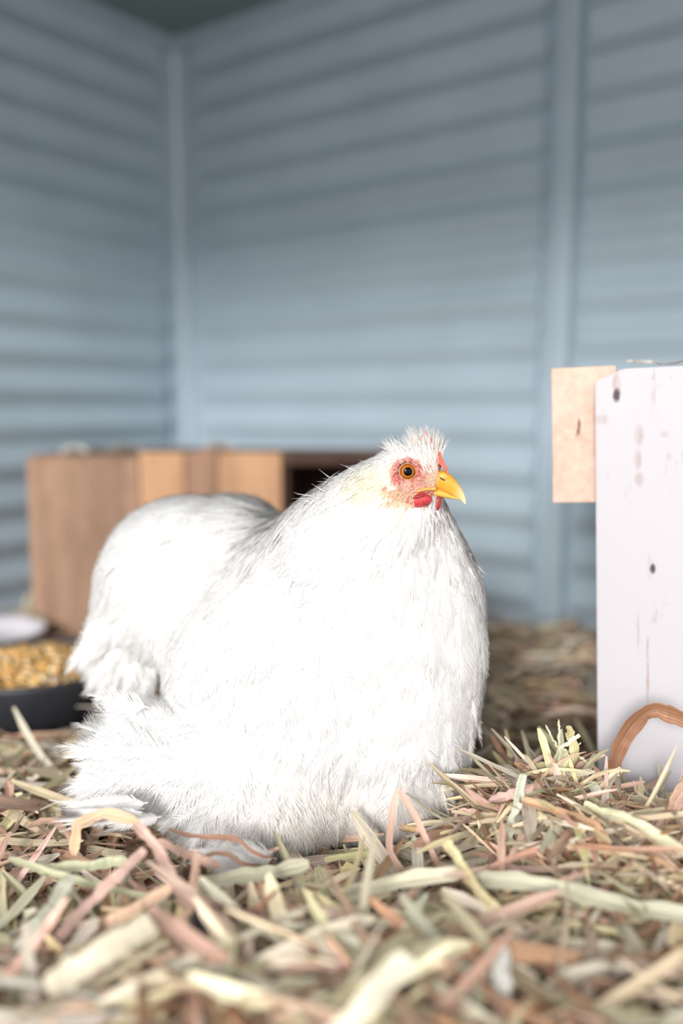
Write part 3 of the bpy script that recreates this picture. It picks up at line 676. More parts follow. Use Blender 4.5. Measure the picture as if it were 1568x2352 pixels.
base = np.array([0.88, 0.84, 0.78]); red = np.array([0.48, 0.06, 0.055]); pinkc = np.array([0.62, 0.25, 0.18]); peach = np.array([0.85, 0.52, 0.32])
yneck = 1 - sstep(0.5, 1.1, edist(bpx, bpy_, 855, 1105, 90, 62, -20))
colb = base[None] * (1 - yneck[:, None] * np.array([0.0, 0.06, 0.25])[None])
noi = 0.5 + 0.5 * np.sin(BV[:, 0] * 1900 + 2 * np.sin(BV[:, 2] * 1700)) * np.sin(BV[:, 2] * 2100)
redness = np.clip(1.15 - 0.75 * np.minimum(1, edist(bpx, bpy_, 958, 1075, 34, 24)) * 1.0, 0, 1)
rr_ = np.clip(np.maximum(1 - edist(bpx, bpy_, 962, 1078, 34, 30), np.maximum(1 - edist(bpx, bpy_, 925, 1064, 38, 14, -20), np.maximum(1 - edist(bpx, bpy_, 962, 1146, 45, 20), 1 - edist(bpx, bpy_, 912, 1100, 20, 26)))) * 1.8 + 0.25, 0, 1)
rr_ = np.maximum(rr_, np.clip(2 * (1 - edist(bpx, bpy_, 1016, 1060, 15, 28, -25)), 0, 1))
skin = pinkc[None] * (1 - rr_[:, None]) + red[None] * rr_[:, None]
pz = np.clip(1.6 * (1 - edist(bpx, bpy_, 998, 1100, 26, 24)), 0, 1)[:, None]
skin = skin * (1 - pz) + peach[None] * pz
skin = skin * (0.9 + 0.2 * noi[:, None])
colb = colb * (1 - fm[:, None]) + skin * fm[:, None]
low_tint = sstep(0.02, -0.002, BV[:, 2])[:, None]; colb = colb * (1 - low_tint * np.array([0.1, 0.16, 0.25]))  # body colour turns warmer and darker towards the bottom
ca = body_me.color_attributes.new('tint', 'FLOAT_COLOR', 'POINT'); c4 = np.ones((nv, 4), np.float32); c4[:, :3] = colb; ca.data.foreach_set('color', c4.ravel())
body_me.vertices.foreach_set('co', BV.astype(np.float32).ravel()); body_me.update()
def m_body():
    m, nt, N = mat_new('hen_skin_and_down')
    at = N('Attribute', attribute_name='tint'); tcn = N('TexCoord')
    vo = N('TexVoronoi', i_Vector=tcn.outputs['Object'], i_Scale=900.0)
    b = N('Bump', i_Strength=0.8, i_Distance=0.0006, i_Height=vo.outputs[0])
    n3 = N('TexNoise', i_Vector=tcn.outputs['Object'], i_Scale=420.0, i_Detail=4.0); q = N('MapRange', i_Value=n3.outputs[0], i_1=0.35, i_2=0.65, i_3=0.72, i_4=1.15)
    q2 = N('MapRange', i_Value=vo.outputs[0], i_1=0.0, i_2=0.7, i_3=1.2, i_4=0.8); q3 = N('Math', operation='MULTIPLY', i_0=q.outputs[0], i_1=q2.outputs[0])
    mc = N('VectorMath', operation='SCALE', i_0=at.outputs[0], i_Scale=q3.outputs[0])
    p = N('BsdfPrincipled', i_Base_Color=mc.outputs[0], i_Roughness=0.55, i_Normal=b.outputs[0]); p.inputs['Specular IOR Level'].default_value = 0.35
    N('OutputMaterial', i_Surface=p.outputs[0]); return m
body = link('body', body_me, m_body(), hen)
np_ = len(body_me.polygons)
bvh = BVHTree.FromPolygons([tuple(v) for v in BV], [tuple(p.vertices) for p in body_me.polygons])
def hit(px, py):
    h = bvh.ray_cast(Vector((0, 0, CAMZ)), ray(px, py)); return h[0], h[1]

FN = np.zeros(np_ * 3, np.float32); body_me.polygons.foreach_get('normal', FN); FN = FN.reshape(-1, 3).astype(float)
FC = np.zeros(np_ * 3, np.float32); body_me.polygons.foreach_get('center', FC); FC = FC.reshape(-1, 3).astype(float)
FA = np.zeros(np_, np.float32); body_me.polygons.foreach_get('area', FA); FA = FA.astype(float)

FLOW = np.array([  # px, py, dx, dy(down), toward camera
    (1005, 1045, -.05, -1, .1), (975, 1035, -.3, -1, .1), (940, 1040, -.75, -.6, .1), (890, 1050, -1, -.15, .1), (830, 1085, -1, .25, .1), (760, 1130, -1, .55, .1), (870, 1110, -1, .35, .1), (900, 1160, -.5, .8, .1),
    (960, 1180, 0, 1, .2), (1040, 1200, .6, 1, .1), (1090, 1300, .35, 1, .1), (1120, 1420, .12, 1, 0), (900, 1300, -.1, 1, .1), (1000, 1300, .15, 1, .1), (760, 1240, -.7, .75, 0), (660, 1260, -.9, .5, 0),
    (700, 1400, -.5, .9, 0), (850, 1500, -.05, 1, 0), (1080, 1600, 0, 1, 0), (600, 1500, -.55, .9, 0), (450, 1500, -.35, 1, 0), (400, 1600, -.4, .9, 0), (560, 1170, -1, -.05, 0), (400, 1190, -1, .5, 0), (480, 1300, -.9, .5, 0),
    (230, 1330, -.4, 1, 0), (300, 1400, -.6, .9, 0), (270, 1540, -.6, .9, 0), (200, 1500, -.9, .4, 0), (330, 1570, -.3, 1, 0), (600, 1800, -.35, 1, .1), (500, 1700, -.8, .6, .1), (420, 1720, -1, .15, .1), (330, 1650, -1, -.05, .1),
    (250, 1720, -1, .05, .1), (300, 1830, -1, .35, .1), (450, 1850, -.8, .5, .1), (750, 1850, -.15, 1, .1), (900, 1850, .05, 1, .1), (1000, 1850, .12, 1, .1), (700, 1650, -.2, 1, 0)])
def flow(px, py):
    d2 = (px[:, None] - FLOW[None, :, 0]) ** 2 + (py[:, None] - FLOW[None, :, 1]) ** 2
    w = 1 / (d2 + 900) ** 2; w /= w.sum(1, keepdims=True)
    v = w @ FLOW[:, 2:5]
    return nrm(np.stack([v[:, 0], -v[:, 2] * 1.0, -v[:, 1]], -1))

FV, FF, FCOL, FNR = {}, {}, {}, {}
def feathers(part, o, t, n, L, W, nb=11, lift=0.1, curl=0.16, fray=0.12, col=(0.9, 0.88, 0.85), cover=0.62, shape=0.55, fwd=0.9, droop=0.25, segs=2, colvar=0.03, rootcol=None, wave=0.0, barbtaper=0.3, fit=False, off=0.0016):
    """many feathers at once: a bent shaft carrying barbs either side that splay at the tip"""
    N = len(o)
    if N == 0: return
    L = np.broadcast_to(L, (N,)).astype(float); W = np.broadcast_to(W, (N,)).astype(float)
    t = nrm(t); s = nrm(np.cross(t, n)); n = nrm(np.cross(s, t))
    lf = lift * rng.uniform(0.5, 1.5, N); cu = curl * rng.uniform(0.6, 1.4, N); sb = rng.normal(0, 0.10 + wave, N)
    if fit:
        e = o + t * L[:, None]
        for i in range(N):
            q = bvh.find_nearest(Vector(e[i]))
            hh = (e[i] - np.array(q[0])) @ np.array(q[1])
            cu[i] = np.clip(lf[i] + (hh - off * rng.uniform(.5, 1.4)) / L[i], -0.6, 0.9)
    lf, cu = lf[:, None], cu[:, None]
    def shaft(u): return o + (t * u + n * (lf * u - cu * u * u) + s * (sb[:, None] * u * u)) * L[:, None]
    colr = np.asarray(col)[None] * (1 + rng.normal(0, colvar, (N, 1)))
    if np.asarray(col).ndim == 2: colr = np.asarray(col) * (1 + rng.normal(0, colvar, (N, 1)))
    V = []; C = []; Fq = []; NT = []; k = 0
    # shaft
    us = np.linspace(0, 0.97, 5)
    for i, u in enumerate(us):
        p = shaft(u); w = (0.00035 * (1.05 - u)) * np.minimum(1, L / 0.02)[:, None]
        V += [p + s * w + n * 0.0001, p - s * w + n * 0.0001]; C += [colr, colr]; NT += [-t * .1, -t * .1]
        if i: Fq.append((k - 2, k - 1, k + 1, k))
        k += 2
    for side in (-1, 1):
        for j in range(nb):
            u = 0.06 + 0.92 * (j + 0.5) / nb
            prof = (math.sin(math.pi * min(1, u ** shape * 0.93 + 0.04)) ** 0.6)
            ang = fwd * (0.75 + 1.1 * u ** 3)                   # barbs swing forward near the tip
            a = ang + rng.normal(0, fray, N)
            wl = (W * prof * (1 + rng.normal(0, fray * 0.9, N)) * (1 if u < .8 else 1.15))[:, None]
            dv = s * (side * np.cos(np.minimum(a, 1.45)))[:, None] + t * np.sin(np.minimum(a, 1.45))[:, None]
            nn = n * (rng.normal(0, fray * 0.6, N))[:, None]
            b0 = shaft(u); hb = (L / nb * cover)[:, None]
            p1 = b0 + (dv + nn) * wl * 0.5 - n * wl * droop * 0.15; p2 = b0 + (dv + nn * 2) * wl - n * wl * droop + t * wl * 0.12
            V += [b0 - t * hb, b0 + t * hb, p1 - t * hb * 0.75, p1 + t * hb * 0.75, p2 - t * hb * barbtaper * .6, p2 + t * hb * barbtaper * .6]
            rc = colr if rootcol is None else colr * 0.5 + np.asarray(rootcol)[None] * 0.5
            C += [rc, rc, colr, colr, colr, colr]; a1 = s * side * .12 + t * (.30 * u - .05); NT += [a1, a1, a1 * 1.3 + nn, a1 * 1.3 + nn, a1 * 1.6 + nn, a1 * 1.6 + nn]
            Fq.append((k, k + 1, k + 3, k + 2)); Fq.append((k + 2, k + 3, k + 5, k + 4)); k += 6
    sn = nrm(n[:, None, :] + np.stack(NT, 1)); FNR.setdefault(part, []).append(sn.reshape(-1, 3))
    V = np.stack(V, 1); C = np.clip(np.stack(C, 1), 0, 0.95)
    fq = np.array(Fq)[None] + (np.arange(N) * k)[:, None, None]
    FV.setdefault(part, []).append(V.reshape(-1, 3)); FCOL.setdefault(part, []).append(C.reshape(-1, 3)); FF.setdefault(part, []).append(fq.reshape(-1, 4))
def sample(n, pred):
    w = FA * pred; w = w / w.sum()
    i = rng.choice(np_, n, p=w)
    c = FC[i] + rng.normal(0, 0.0006, (n, 3)); return c, FN[i]
fpx, fpy = proj(FC)
fmask = face_mask(fpx, fpy) * (FC[:, 1] < 0.575)
front = (FN[:, 1] < 0.45)                                     # leave out what faces away completely
isface = fmask > 0.35
ishead = (edist(fpx, fpy, 930, 1080, 120, 78, -10) < 1) & ~isface & (FC[:, 1] < 0.60)
isneck = (edist(fpx, fpy, 860, 1160, 230, 110, -32) < 1) & ~isface & ~ishead & (FC[:, 1] < 0.63)
istail = (FC[:, 1] > 0.625) & (fpx < 700) & (fpy < 1640)
islow = (fpy > 1660) & ~istail
beyond = FC[:, 2] < 0.003
isbreast = ~(isface | ishead | isneck | istail | islow)
def lay(part, n, pred, Lr, wr, **kw):
    c, nn = sample(n, (pred & front & ~beyond).astype(float) + 1e-12)
    px, py = proj(c); t = flow(px, py) + rng.normal(0, kw.pop('jit', 0.12), (n, 3))
    t = t - nn * (t * nn).sum(1, keepdims=True); t = nrm(t)
    L = rng.uniform(*Lr, n)
    cf = kw.pop('colf', None)
    if cf is not None: kw['col'] = cf(px, py)
    feathers(part, c - nn * 0.0003, t, nn, L, L * rng.uniform(*wr, n), fit=True, **kw)
white = np.array([0.94, 0.93, 0.92]); creamc = np.array([0.90, 0.865, 0.80])
def c_neck(px, py):
    y = (1 - sstep(0.35, 1.1, edist(px, py, 862, 1108, 80, 55, -20)))[:, None] * rng.uniform(0.3, 1, (len(px), 1))
    y2 = (1 - sstep(0.4, 1.1, edist(px, py, 900, 1136, 60, 12, 38)))[:, None] * rng.uniform(0.0, 0.45, (len(px), 1))
    w = white[None] * np.ones((len(px), 1)); y = np.maximum(y, 0)
    w = w * (1 - y) + np.array([0.94, 0.86, 0.66]) * y
    return w * (1 - y2) + np.array([0.86, 0.62, 0.30]) * y2
def c_low(px, py):
    k = sstep(1650, 1900, py)[:, None] * rng.uniform(0.2, 1, (len(px), 1)) * sstep(420, 700, px)[:, None]
    return white[None] * (1 - k) + np.array([0.92, 0.85, 0.78]) * k
lay('breast_plumage', 4200, isbreast, (0.020, 0.032), (0.26, 0.36), nb=24, lift=0.06, fray=0.045, cover=.95, droop=.03, fwd=1.1, barbtaper=.5, off=.0011, colf=lambda px, py: white[None] * np.ones((len(px), 1)))
lay('neck_plumage', 2600, isneck, (0.014, 0.024), (0.13, 0.20), nb=16, lift=0.06, fray=0.07, jit=0.10, droop=.03, fwd=1.25, cover=.9, barbtaper=.5, off=.001, colf=c_neck)
lay('head_plumage', 2600, ishead, (0.007, 0.012), (0.10, 0.16), nb=8, lift=0.12, fwd=1.25, fray=0.10, off=.0008, cover=.8, jit=0.22, colf=c_neck)
lay('tail_plumage', 1700, istail, (0.026, 0.040), (0.28, 0.40), nb=22, lift=0.05, fray=0.04, cover=.95, droop=.03, fwd=1.1, barbtaper=.5, off=.0011, colf=lambda px, py: white[None] * np.ones((len(px), 1)))
lay('leg_plumage', 2600, islow, (0.022, 0.038), (0.25, 0.38), nb=36, lift=0.09, fray=0.09, jit=0.16, cover=0.8, droop=.06, fwd=1.05, barbtaper=.4, off=.003, colf=c_low)
# crest: narrow feathers standing up on the crown
def at_px(pts, spread=0): 
    out = []; nn = []
    for (x, y) in pts:
        h, n = hit(x, y)
        if h is None: continue
        out.append(tuple(h)); nn.append(tuple(n))
    return np.array(out), np.array(nn)
def tuft(part, n, boxpx, dirf, Lpx, wr, **kw):
    pts = np.stack([rng.uniform(boxpx[0], boxpx[2], n), rng.uniform(boxpx[1], boxpx[3], n)], -1)
    o, nn = at_px(pts)
    if len(o) == 0: return
    px, py = proj(o); d = dirf(px, py) + rng.normal(0, kw.pop('jit', 0.12), (len(o), 3)); d = nrm(d)
    back = kw.pop('back', 0.0)
    o = o + np.array([0, 1.0, 0]) * (rng.uniform(0, 1, (len(o), 1)) * back)
    L = rng.uniform(Lpx[0], Lpx[1], len(o)) * MM(0.54)
    s = np.cross(d, [0, -1.0, 0.1]); nrmv = nrm(np.cross(s, d)); nrmv = np.where((nrmv[:, 1:2] > 0), -nrmv, nrmv)
    feathers(part, o, d, nrmv, L, L * rng.uniform(*wr, len(o)), **kw)
D = lambda dx, dy, dc=0.0: (lambda px, py: np.tile(nrm(np.array([[dx, -dc, -dy]])), (len(px), 1)))
tuft('head_plumage', 300, (955, 1032, 1012, 1062), lambda px, py: np.stack([-0.55 + (px - 955) / 57 * 0.75, -0.1 + 0 * px, 1.0 + 0 * px], -1), (42, 64), (0.06, 0.10), nb=18, fwd=1.28, barbtaper=.5, lift=0.02, curl=0.05, fray=0.10, back=0.014, jit=0.09)
tuft('head_plumage', 110, (1005, 1040, 1018, 1058), lambda px, py: np.stack([0.06 + 0 * px, 0.15 + 0 * px, 1.0 + 0 * px], -1), (36, 50), (0.06, 0.1), nb=18, fwd=1.28, barbtaper=.5, lift=0.02, curl=0.02, fray=0.12, back=0.016, jit=0.12)
tuft('head_plumage', 130, (900, 1030, 960, 1050), D(-.8, -.75), (26, 44), (0.06, 0.1), nb=18, fwd=1.28, barbtaper=.5, lift=0.02, curl=0.02, fray=0.12, back=0.012, jit=0.16)
tuft('neck_plumage', 34, (760, 1070, 900, 1110), D(-.95, -.25), (26, 50), (0.025, 0.05), nb=18, fwd=1.28, barbtaper=.5, lift=0.1, curl=0.0, fray=0.12, back=0.02, jit=0.2)
tuft('neck_plumage', 14, (700, 1135, 800, 1160), D(-1, -.25), (30, 52), (0.03, 0.06), nb=18, fwd=1.28, barbtaper=.5, lift=0.1, curl=0.0, fray=0.12, back=0.012, jit=0.15)
# bristles over the bare red face
tuft('face_bristles', 950, (895, 1050, 1000, 1150), lambda px, py: np.stack([(px - 937) * -0.01 - 0.6, -0.35 + 0 * px, (1085 - py) * 0.012], -1), (6, 13), (0.06, 0.1), nb=2, lift=0.1, curl=0.05, fray=0.1, jit=0.3, col=(0.90, 0.80, 0.72))
tuft('face_bristles', 120, (972, 1085, 1000, 1122), lambda px, py: np.stack([-0.7 + 0 * px, -0.6 + 0 * px, 0.3 + 0 * px], -1), (7, 14), (0.06, 0.1), nb=2, lift=0.1, curl=0.05, fray=0.1, jit=0.3, col=(0.88, 0.74, 0.60))
tuft('face_bristles', 160, (970, 1040, 1008, 1090), lambda px, py: np.stack([-0.35 + 0 * px, -0.3 + 0 * px, 1.0 + 0 * px], -1), (10, 26), (0.05, 0.08), nb=3, lift=0.1, curl=0.05, fray=0.1, jit=0.2, col=(0.92, 0.88, 0.84))
tuft('face_bristles', 120, (880, 1125, 960, 1160), D(-.6, .6, .3), (10, 22), (0.06, 0.1), nb=3, lift=0.1, curl=0.05, fray=0.1, jit=0.3, col=(0.88, 0.66, 0.40))
tuft('throat_plumage', 90, (975, 1160, 1030, 1185), D(.2, .9, .1), (20, 40), (0.08, 0.14), nb=18, fwd=1.28, barbtaper=.5, lift=0.1, curl=0.05, fray=0.12, jit=0.25)
# right-hand breast edge and throat ruff
tuft('breast_plumage', 110, (1020, 1190, 1085, 1330), D(.50, .9, 0), (46, 76), (0.10, 0.16), nb=40, fwd=1.2, barbtaper=.5, lift=0.05, curl=0.0, fray=0.14, jit=0.12, back=0.015)
tuft('breast_plumage', 110, (1070, 1330, 1118, 1800), D(.07, 1, 0), (60, 96), (0.14, 0.22), nb=40, fwd=1.2, barbtaper=.5, lift=0.04, curl=0.03, fray=0.14, jit=0.08, back=0.012)
# broad loose foot and thigh feathers
def plume(part, pts, n, dirv, Lpx, wr, Y, jit=0.15, spread=18, nb=84, col=(0.93, 0.92, 0.91), fwd=.95, snap=True, **kw):
    pts = np.array(pts, float); i = rng.integers(0, len(pts), n)
    p = pts[i] + rng.normal(0, spread, (n, 2))
    o = np.array([tuple(P(a, b, Y + rng.uniform(-.012, .015))) for a, b in p])
    for q in range(n):
        if not snap: break
        hq = hit(*p[q])
        if hq[0] is not None and abs(hq[0].y - Y) < 0.05: o[q] = np.array(hq[0]) + np.array([0, 1.0, 0]) * rng.uniform(.001, .005)
    dd = np.array(dirv, float)
    dd = dd[i] if dd.ndim == 2 else np.tile(dd, (n, 1))
    d = nrm(np.stack([dd[:, 0], np.full(n, -0.05), -dd[:, 1]], -1) + rng.normal(0, jit, (n, 3)))
    s = np.cross(d, [0, -1.0, 0.6]) + rng.normal(0, 0.3, (n, 3)); nn = nrm(np.cross(s, d)); nn = np.where(nn[:, 1:2] > 0, -nn, nn)
    L = rng.uniform(*Lpx, n) * MM(Y)
    feathers(part, o, d, nn, L, L * rng.uniform(*wr, n), nb=nb, lift=0.02, curl=0.06, col=col, fwd=fwd, droop=.08, **kw)
# thigh fan at the left
plume('thigh_plumage', [(405, 1690), (360, 1675), (375, 1730), (340, 1720), (340, 1760)], 66, [(-1, -.18), (-1, -.05), (-1, .12), (-1, .0), (-1, .25)], (140, 195), (0.20, 0.30), .535, fray=0.08, cover=0.6, barbtaper=.5, wave=.1)
plume('thigh_plumage', [(420, 1655), (390, 1640)], 10, [(-1, -.25), (-1, -.35)], (80, 120), (0.2, 0.3), .535, fray=0.10, cover=0.6, barbtaper=.5, spread=10)
plume('thigh_plumage', [(330, 1800), (400, 1820), (460, 1800), (500, 1830)], 66, [(-1, .25), (-1, .35), (-.9, .55), (-.7, .7)], (110, 170), (0.18, 0.28), .525, fray=0.10, cover=0.6, barbtaper=.5)
plume('thigh_plumage', [(560, 1820), (620, 1830), (520, 1860)], 34, [(-.5, .85), (-.35, .95), (-.7, .7)], (90, 130), (0.2, 0.3), .52, fray=0.16, cover=0.6, barbtaper=.5)
plume('foot_plumage', [(700, 1840), (760, 1830), (820, 1850), (660, 1850)], 66, [(-.25, 1), (-.1, 1), (.15, 1), (-.35, 1)], (90, 130), (0.18, 0.28), .515, fray=0.12, fwd=1.2, cover=0.55, barbtaper=.45, col=(0.90, 0.87, 0.82))
plume('foot_plumage', [(900, 1790), (950, 1800), (1000, 1770), (870, 1810)], 66, [(.0, 1), (.12, 1), (.2, 1), (-.08, 1)], (90, 125), (0.14, 0.24), .520, fray=0.12, fwd=1.2, cover=0.55, barbtaper=.45, col=(0.90, 0.87, 0.82))
plume('foot_plumage', [(1035, 1690), (1055, 1725), (1030, 1745)], 26, [(.04, 1), (.0, 1), (.06, 1)], (90, 130), (0.10, 0.18), .535, fray=0.12, cover=0.6, barbtaper=.5, spread=10)
plume('thigh_plumage', [(470, 1660), (500, 1700), (450, 1700)], 36, [(-1, .12), (-1, .3), (-1, .15)], (100, 140), (0.2, 0.3), .530, fray=0.06, cover=0.6, barbtaper=.5, spread=16)
plume('tail_fringe', [(250, 1440), (245, 1480), (262, 1510)], 30, [(-.7, .5), (-.75, .6), (-.4, .95)], (75, 110), (0.24, 0.34), .648, fray=0.08, cover=0.6, barbtaper=.5, spread=12, nb=40)
plume('tail_fringe', [(300, 1520), (330, 1520)], 16, [(-.35, 1), (-.1, 1)], (75, 105), (0.26, 0.36), .648, fray=0.08, cover=0.6, barbtaper=.5, spread=12, nb=40)
# long soiled foot feathers lying out to the left on the hay
plume('foot_plumage', [(330, 1850), (280, 1850), (380, 1870)], 16, [(-1, .08), (-1, .1), (-1, .12)], (120, 170), (0.12, 0.18), .505, fray=0.06, cover=0.6, barbtaper=.5, jit=.06, spread=9)
plume('foot_plumage', [(640, 1945), (620, 1965), (560, 1950), (600, 1985)], 30, [(-1, -.04), (-1, .02), (-1, -.12), (-1, .03)], (150, 210), (0.14, 0.2), .487, fray=0.08, cover=0.6, barbtaper=.5, jit=.06, spread=7)
plume('foot_plumage', [(325, 1866), (322, 1872)], 12, [(-1, -.01), (-1, .02)], (180, 225), (0.06, 0.09), .492, snap=False, fray=0.05, cover=0.6, barbtaper=.5, jit=.03, spread=5)
plume('foot_plumage', [(372, 1925), (365, 1945)], 14, [(-1, .1), (-1, .22)], (80, 110), (0.12, 0.2), .480, fray=0.25, cover=0.5, barbtaper=.5, jit=.1, spread=7, nb=30, col=(0.17, 0.11, 0.07), colvar=.4)
plume('foot_plumage', [(475, 1998), (470, 2010)], 10, [(-1, .05), (-1, .2)], (70, 95), (0.12, 0.2), .470, fray=0.25, cover=0.5, barbtaper=.5, jit=.1, spread=6, nb=30, col=(0.20, 0.13, 0.08), colvar=.4)
M_feather = m_tinted('white_feather', rough=0.7, trans=0.45, spec=0.1, soft=True)
soil_tail = [(190, 1866, .503), (330, 1930, .487), (440, 1990, .478)]
for part in list(FV):
    offs = 0; fs = []
    for V, f in zip(FV[part], FF[part]): fs.append(f + offs); offs += len(V)
    V = np.concatenate(FV[part]); C = np.concatenate(FCOL[part])
    V[:, 2] = np.maximum(V[:, 2], zg(V[:, 0], V[:, 1]) - 0.006)
    if part == 'foot_plumage':
        x, y = proj(V)
        k = np.maximum.reduce([np.clip(2 * (1 - edist(x, y, *q)), 0, 1) for q in [(150, 1870, 52, 15), (215, 1884, 45, 9), (300, 1945, 40, 26), (425, 2005, 50, 14)]])[:, None] * rng.uniform(0.5, 1, (len(V), 1))
        C = C * (1 - k) + np.array([0.10, 0.06, 0.04]) * k
    me = mesh_np(part, V, fs, C); at = me.attributes.new('sn', 'FLOAT_VECTOR', 'POINT'); at.data.foreach_set('vector', np.concatenate(FNR[part]).astype(np.float32).ravel())
    o = link(part, me, M_feather, hen, smooth=False)

# soiled clump of bark-like feather ends
def blade(part, n, a, b, wpx, Y, cols, spread):
    pass

# eye
def eye_mat():
    m, nt, N = mat_new('hen_eye')
    tcn = N('TexCoord'); sep = N('SeparateXYZ', i_0=tcn.outputs['Object'])
    a = N('Math', operation='MULTIPLY', i_0=sep.outputs[0], i_1=sep.outputs[0]); b = N('Math', operation='MULTIPLY_ADD', i_0=sep.outputs[1], i_1=sep.outputs[1], i_2=a.outputs[0])
    r = N('Math', operation='SQRT', i_0=b.outputs[0]); rn = N('Math', operation='MULTIPLY', i_0=r.outputs[0], i_1=1 / EYE_R)
    cr = N('ValToRGB', i_0=rn.outputs[0]); e = cr.color_ramp.elements
    e[0].position = 0.0; e[0].color = (0.003, 0.003, 0.004, 1); e[1].position = 1.0; e[1].color = (0.05, 0.02, 0.02, 1)
    for p_, c in [(0.43, (0.003, 0.003, 0.004, 1)), (0.46, (0.50, 0.20, 0.02, 1)), (0.52, (0.46, 0.15, 0.012, 1)), (0.58, (0.34, 0.06, 0.006, 1)), (0.67, (0.36, 0.09, 0.008, 1)), (0.715, (0.03, 0.012, 0.012, 1))]:
        q = e.new(p_); q.color = c
    p = N('BsdfPrincipled', i_Base_Color=cr.outputs[0], i_Roughness=0.05); p.inputs['Specular IOR Level'].default_value = 0.12
    N('OutputMaterial', i_Surface=p.outputs[0]); return m
EYE_R = 0.0061
ME = eye_mat(); M_lid = simple('eyelid_skin', (0.55, 0.24, 0.11), rough=0.5, scale=900, var=0.15, bump=0.4, bdist=0.0003)
h, n_ = hit(935, 1083)
fwd_eye = Vector((0.10, -1.0, 0.06)).normalized()
def eye(center, facing):
    rot = facing.to_track_quat('Z', 'Y').to_matrix().to_4x4()
    bm = bmesh.new(); bmesh.ops.create_uvsphere(bm, u_segments=48, v_segments=32, radius=EYE_R); me = bpy.data.meshes.new('eye'); bm.to_mesh(me); bm.free()
    o = link('eye', me, ME, hen); o.matrix_world = Matrix.Translation(center) @ rot
    # lid: ring of skin round the opening
    V = []; Fc = []; n, k = 48, 10
    R0 = EYE_R * 0.80
    for i in range(n):
        a = 2 * math.pi * i / n
        for j in range(k):
            b = 2 * math.pi * j / k; rr = R0 + 0.0004 * math.cos(b); V.append((rr * math.cos(a) * (1.0 + 0.10 * max(0, math.cos(a - 5.9)) ** 6), rr * math.sin(a) * 0.99, EYE_R * 0.62 + 0.0005 * math.sin(b)))
    for i in range(n):
        for j in range(k): Fc.append((i * k + j, ((i + 1) % n) * k + j, ((i + 1) % n) * k + (j + 1) % k, i * k + (j + 1) % k))
    l = link('eyelid', mesh_np('eyelid', np.array(V), [np.array(Fc)]), M_lid, hen); l.matrix_world = Matrix.Translation(center) @ rot
ctr = h - fwd_eye * (EYE_R * 0.50)
eye(ctr, fwd_eye)
# far-side eye mirrored through the head's mid plane
midY = 0.545
far = Vector((ctr.x + 0.006, 2 * midY - ctr.y + 0.0, ctr.z)); eye(far, Vector((0.35, 1.0, 0.06)).normalized())

# beak: lofted from the profile in the photo
M_beak = simple('yellow_horn', (0.86, 0.50, 0.09), rough=0.28, spec=0.5, scale=160, var=0.10, bump=0.05, stretch=(.3, 1, 1), sss=0.15)
HY = lambda px: 0.5445 - (px - 940) * MM(0.545) * 0.26          # mid plane of the turned head
def beak_mat():
    m, nt, N = mat_new('beak_horn'); at = N('Attribute', attribute_name='tint')
    p = N('BsdfPrincipled', i_Base_Color=at.outputs[0], i_Roughness=0.3); p.inputs['Subsurface Weight'].default_value = 0.2; p.inputs['Subsurface Scale'].default_value = 0.0015
    N('OutputMaterial', i_Surface=p.outputs[0]); return m
MBK = beak_mat()
def loft(name, secs, colf, k=20, pw=1.0):
    """secs: (top px,py), (bottom px,py), half width px"""
    V = []; C = []
    for (tx, ty), (bx_, by), hw in secs:
        t = np.array(P(tx, ty, HY(tx))); b = np.array(P(bx_, by, HY(bx_))); c = (t + b) / 2; up = (t - b) / 2
        side = np.array([-0.25, -0.97, 0]) * hw * MM(0.54)
        for i in range(k):
            a = 2 * math.pi * i / k; sa, ca_ = math.sin(a), math.cos(a)
            v = c + up * (np.sign(ca_) * abs(ca_) ** pw) + side * (np.sign(sa) * abs(sa) ** 0.85); V.append(v); C.append(colf((tx + bx_) / 2, ca_))
    n = len(secs); Fc = [(j * k + i, j * k + (i + 1) % k, (j + 1) * k + (i + 1) % k, (j + 1) * k + i) for j in range(n - 1) for i in range(k)]
    V.append(np.mean(V[-k:], 0)); C.append(C[-1]); V.append(np.mean(V[:k], 0)); C.append(C[0])
    tri = [(n * k, (n - 1) * k + (i + 1) % k, (n - 1) * k + i) for i in range(k)] + [(n * k + 1, i, (i + 1) % k) for i in range(k)]
    me = mesh_np(name, np.array(V), [np.array(Fc), np.array(tri)], np.array(C))
    o = link(name, me, MBK, hen)
    md = o.modifiers.new('s', 'SUBSURF'); md.levels = 1; md.render_levels = 2
    return o
def ub(px, c):
    t = np.clip((px - 1040) / 34, 0, 1); base = np.array([0.70, 0.34, 0.035]); tip = np.array([0.84, 0.72, 0.50])
    e = np.array([0.74, 0.46, 0.13]); k = np.clip((-c - 0.3), 0, 1) * 0.6
    return (base * (1 - k) + e * k) * (1 - t ** 1.5) + tip * t ** 1.5
loft('upper_beak', [((978, 1112), (962, 1129), 33), ((992, 1093), (974, 1124), 31), ((1007, 1079), (990, 1122), 26), ((1022, 1080), (1008, 1124), 21), ((1036, 1091), (1024, 1130), 17), ((1047, 1103), (1037, 1136), 12),
                    ((1057, 1117), (1047, 1143), 8), ((1065, 1131), (1056, 1148), 5.5), ((1069.5, 1146), (1062, 1153), 3.2), ((1070, 1156), (1066.5, 1158), 1.4)], ub)
loft('lower_beak', [((966, 1126), (972, 1133), 36), ((980, 1120), (986, 1138), 33), ((995, 1118), (1000, 1141), 26), ((1012, 1122), (1014, 1142), 19), ((1028, 1130), (1027, 1145), 13), ((1042, 1139), (1041, 1146), 6), ((1053, 1143), (1052, 1147.5), 3)],
     lambda px, c: np.array([0.74, 0.42, 0.08]))
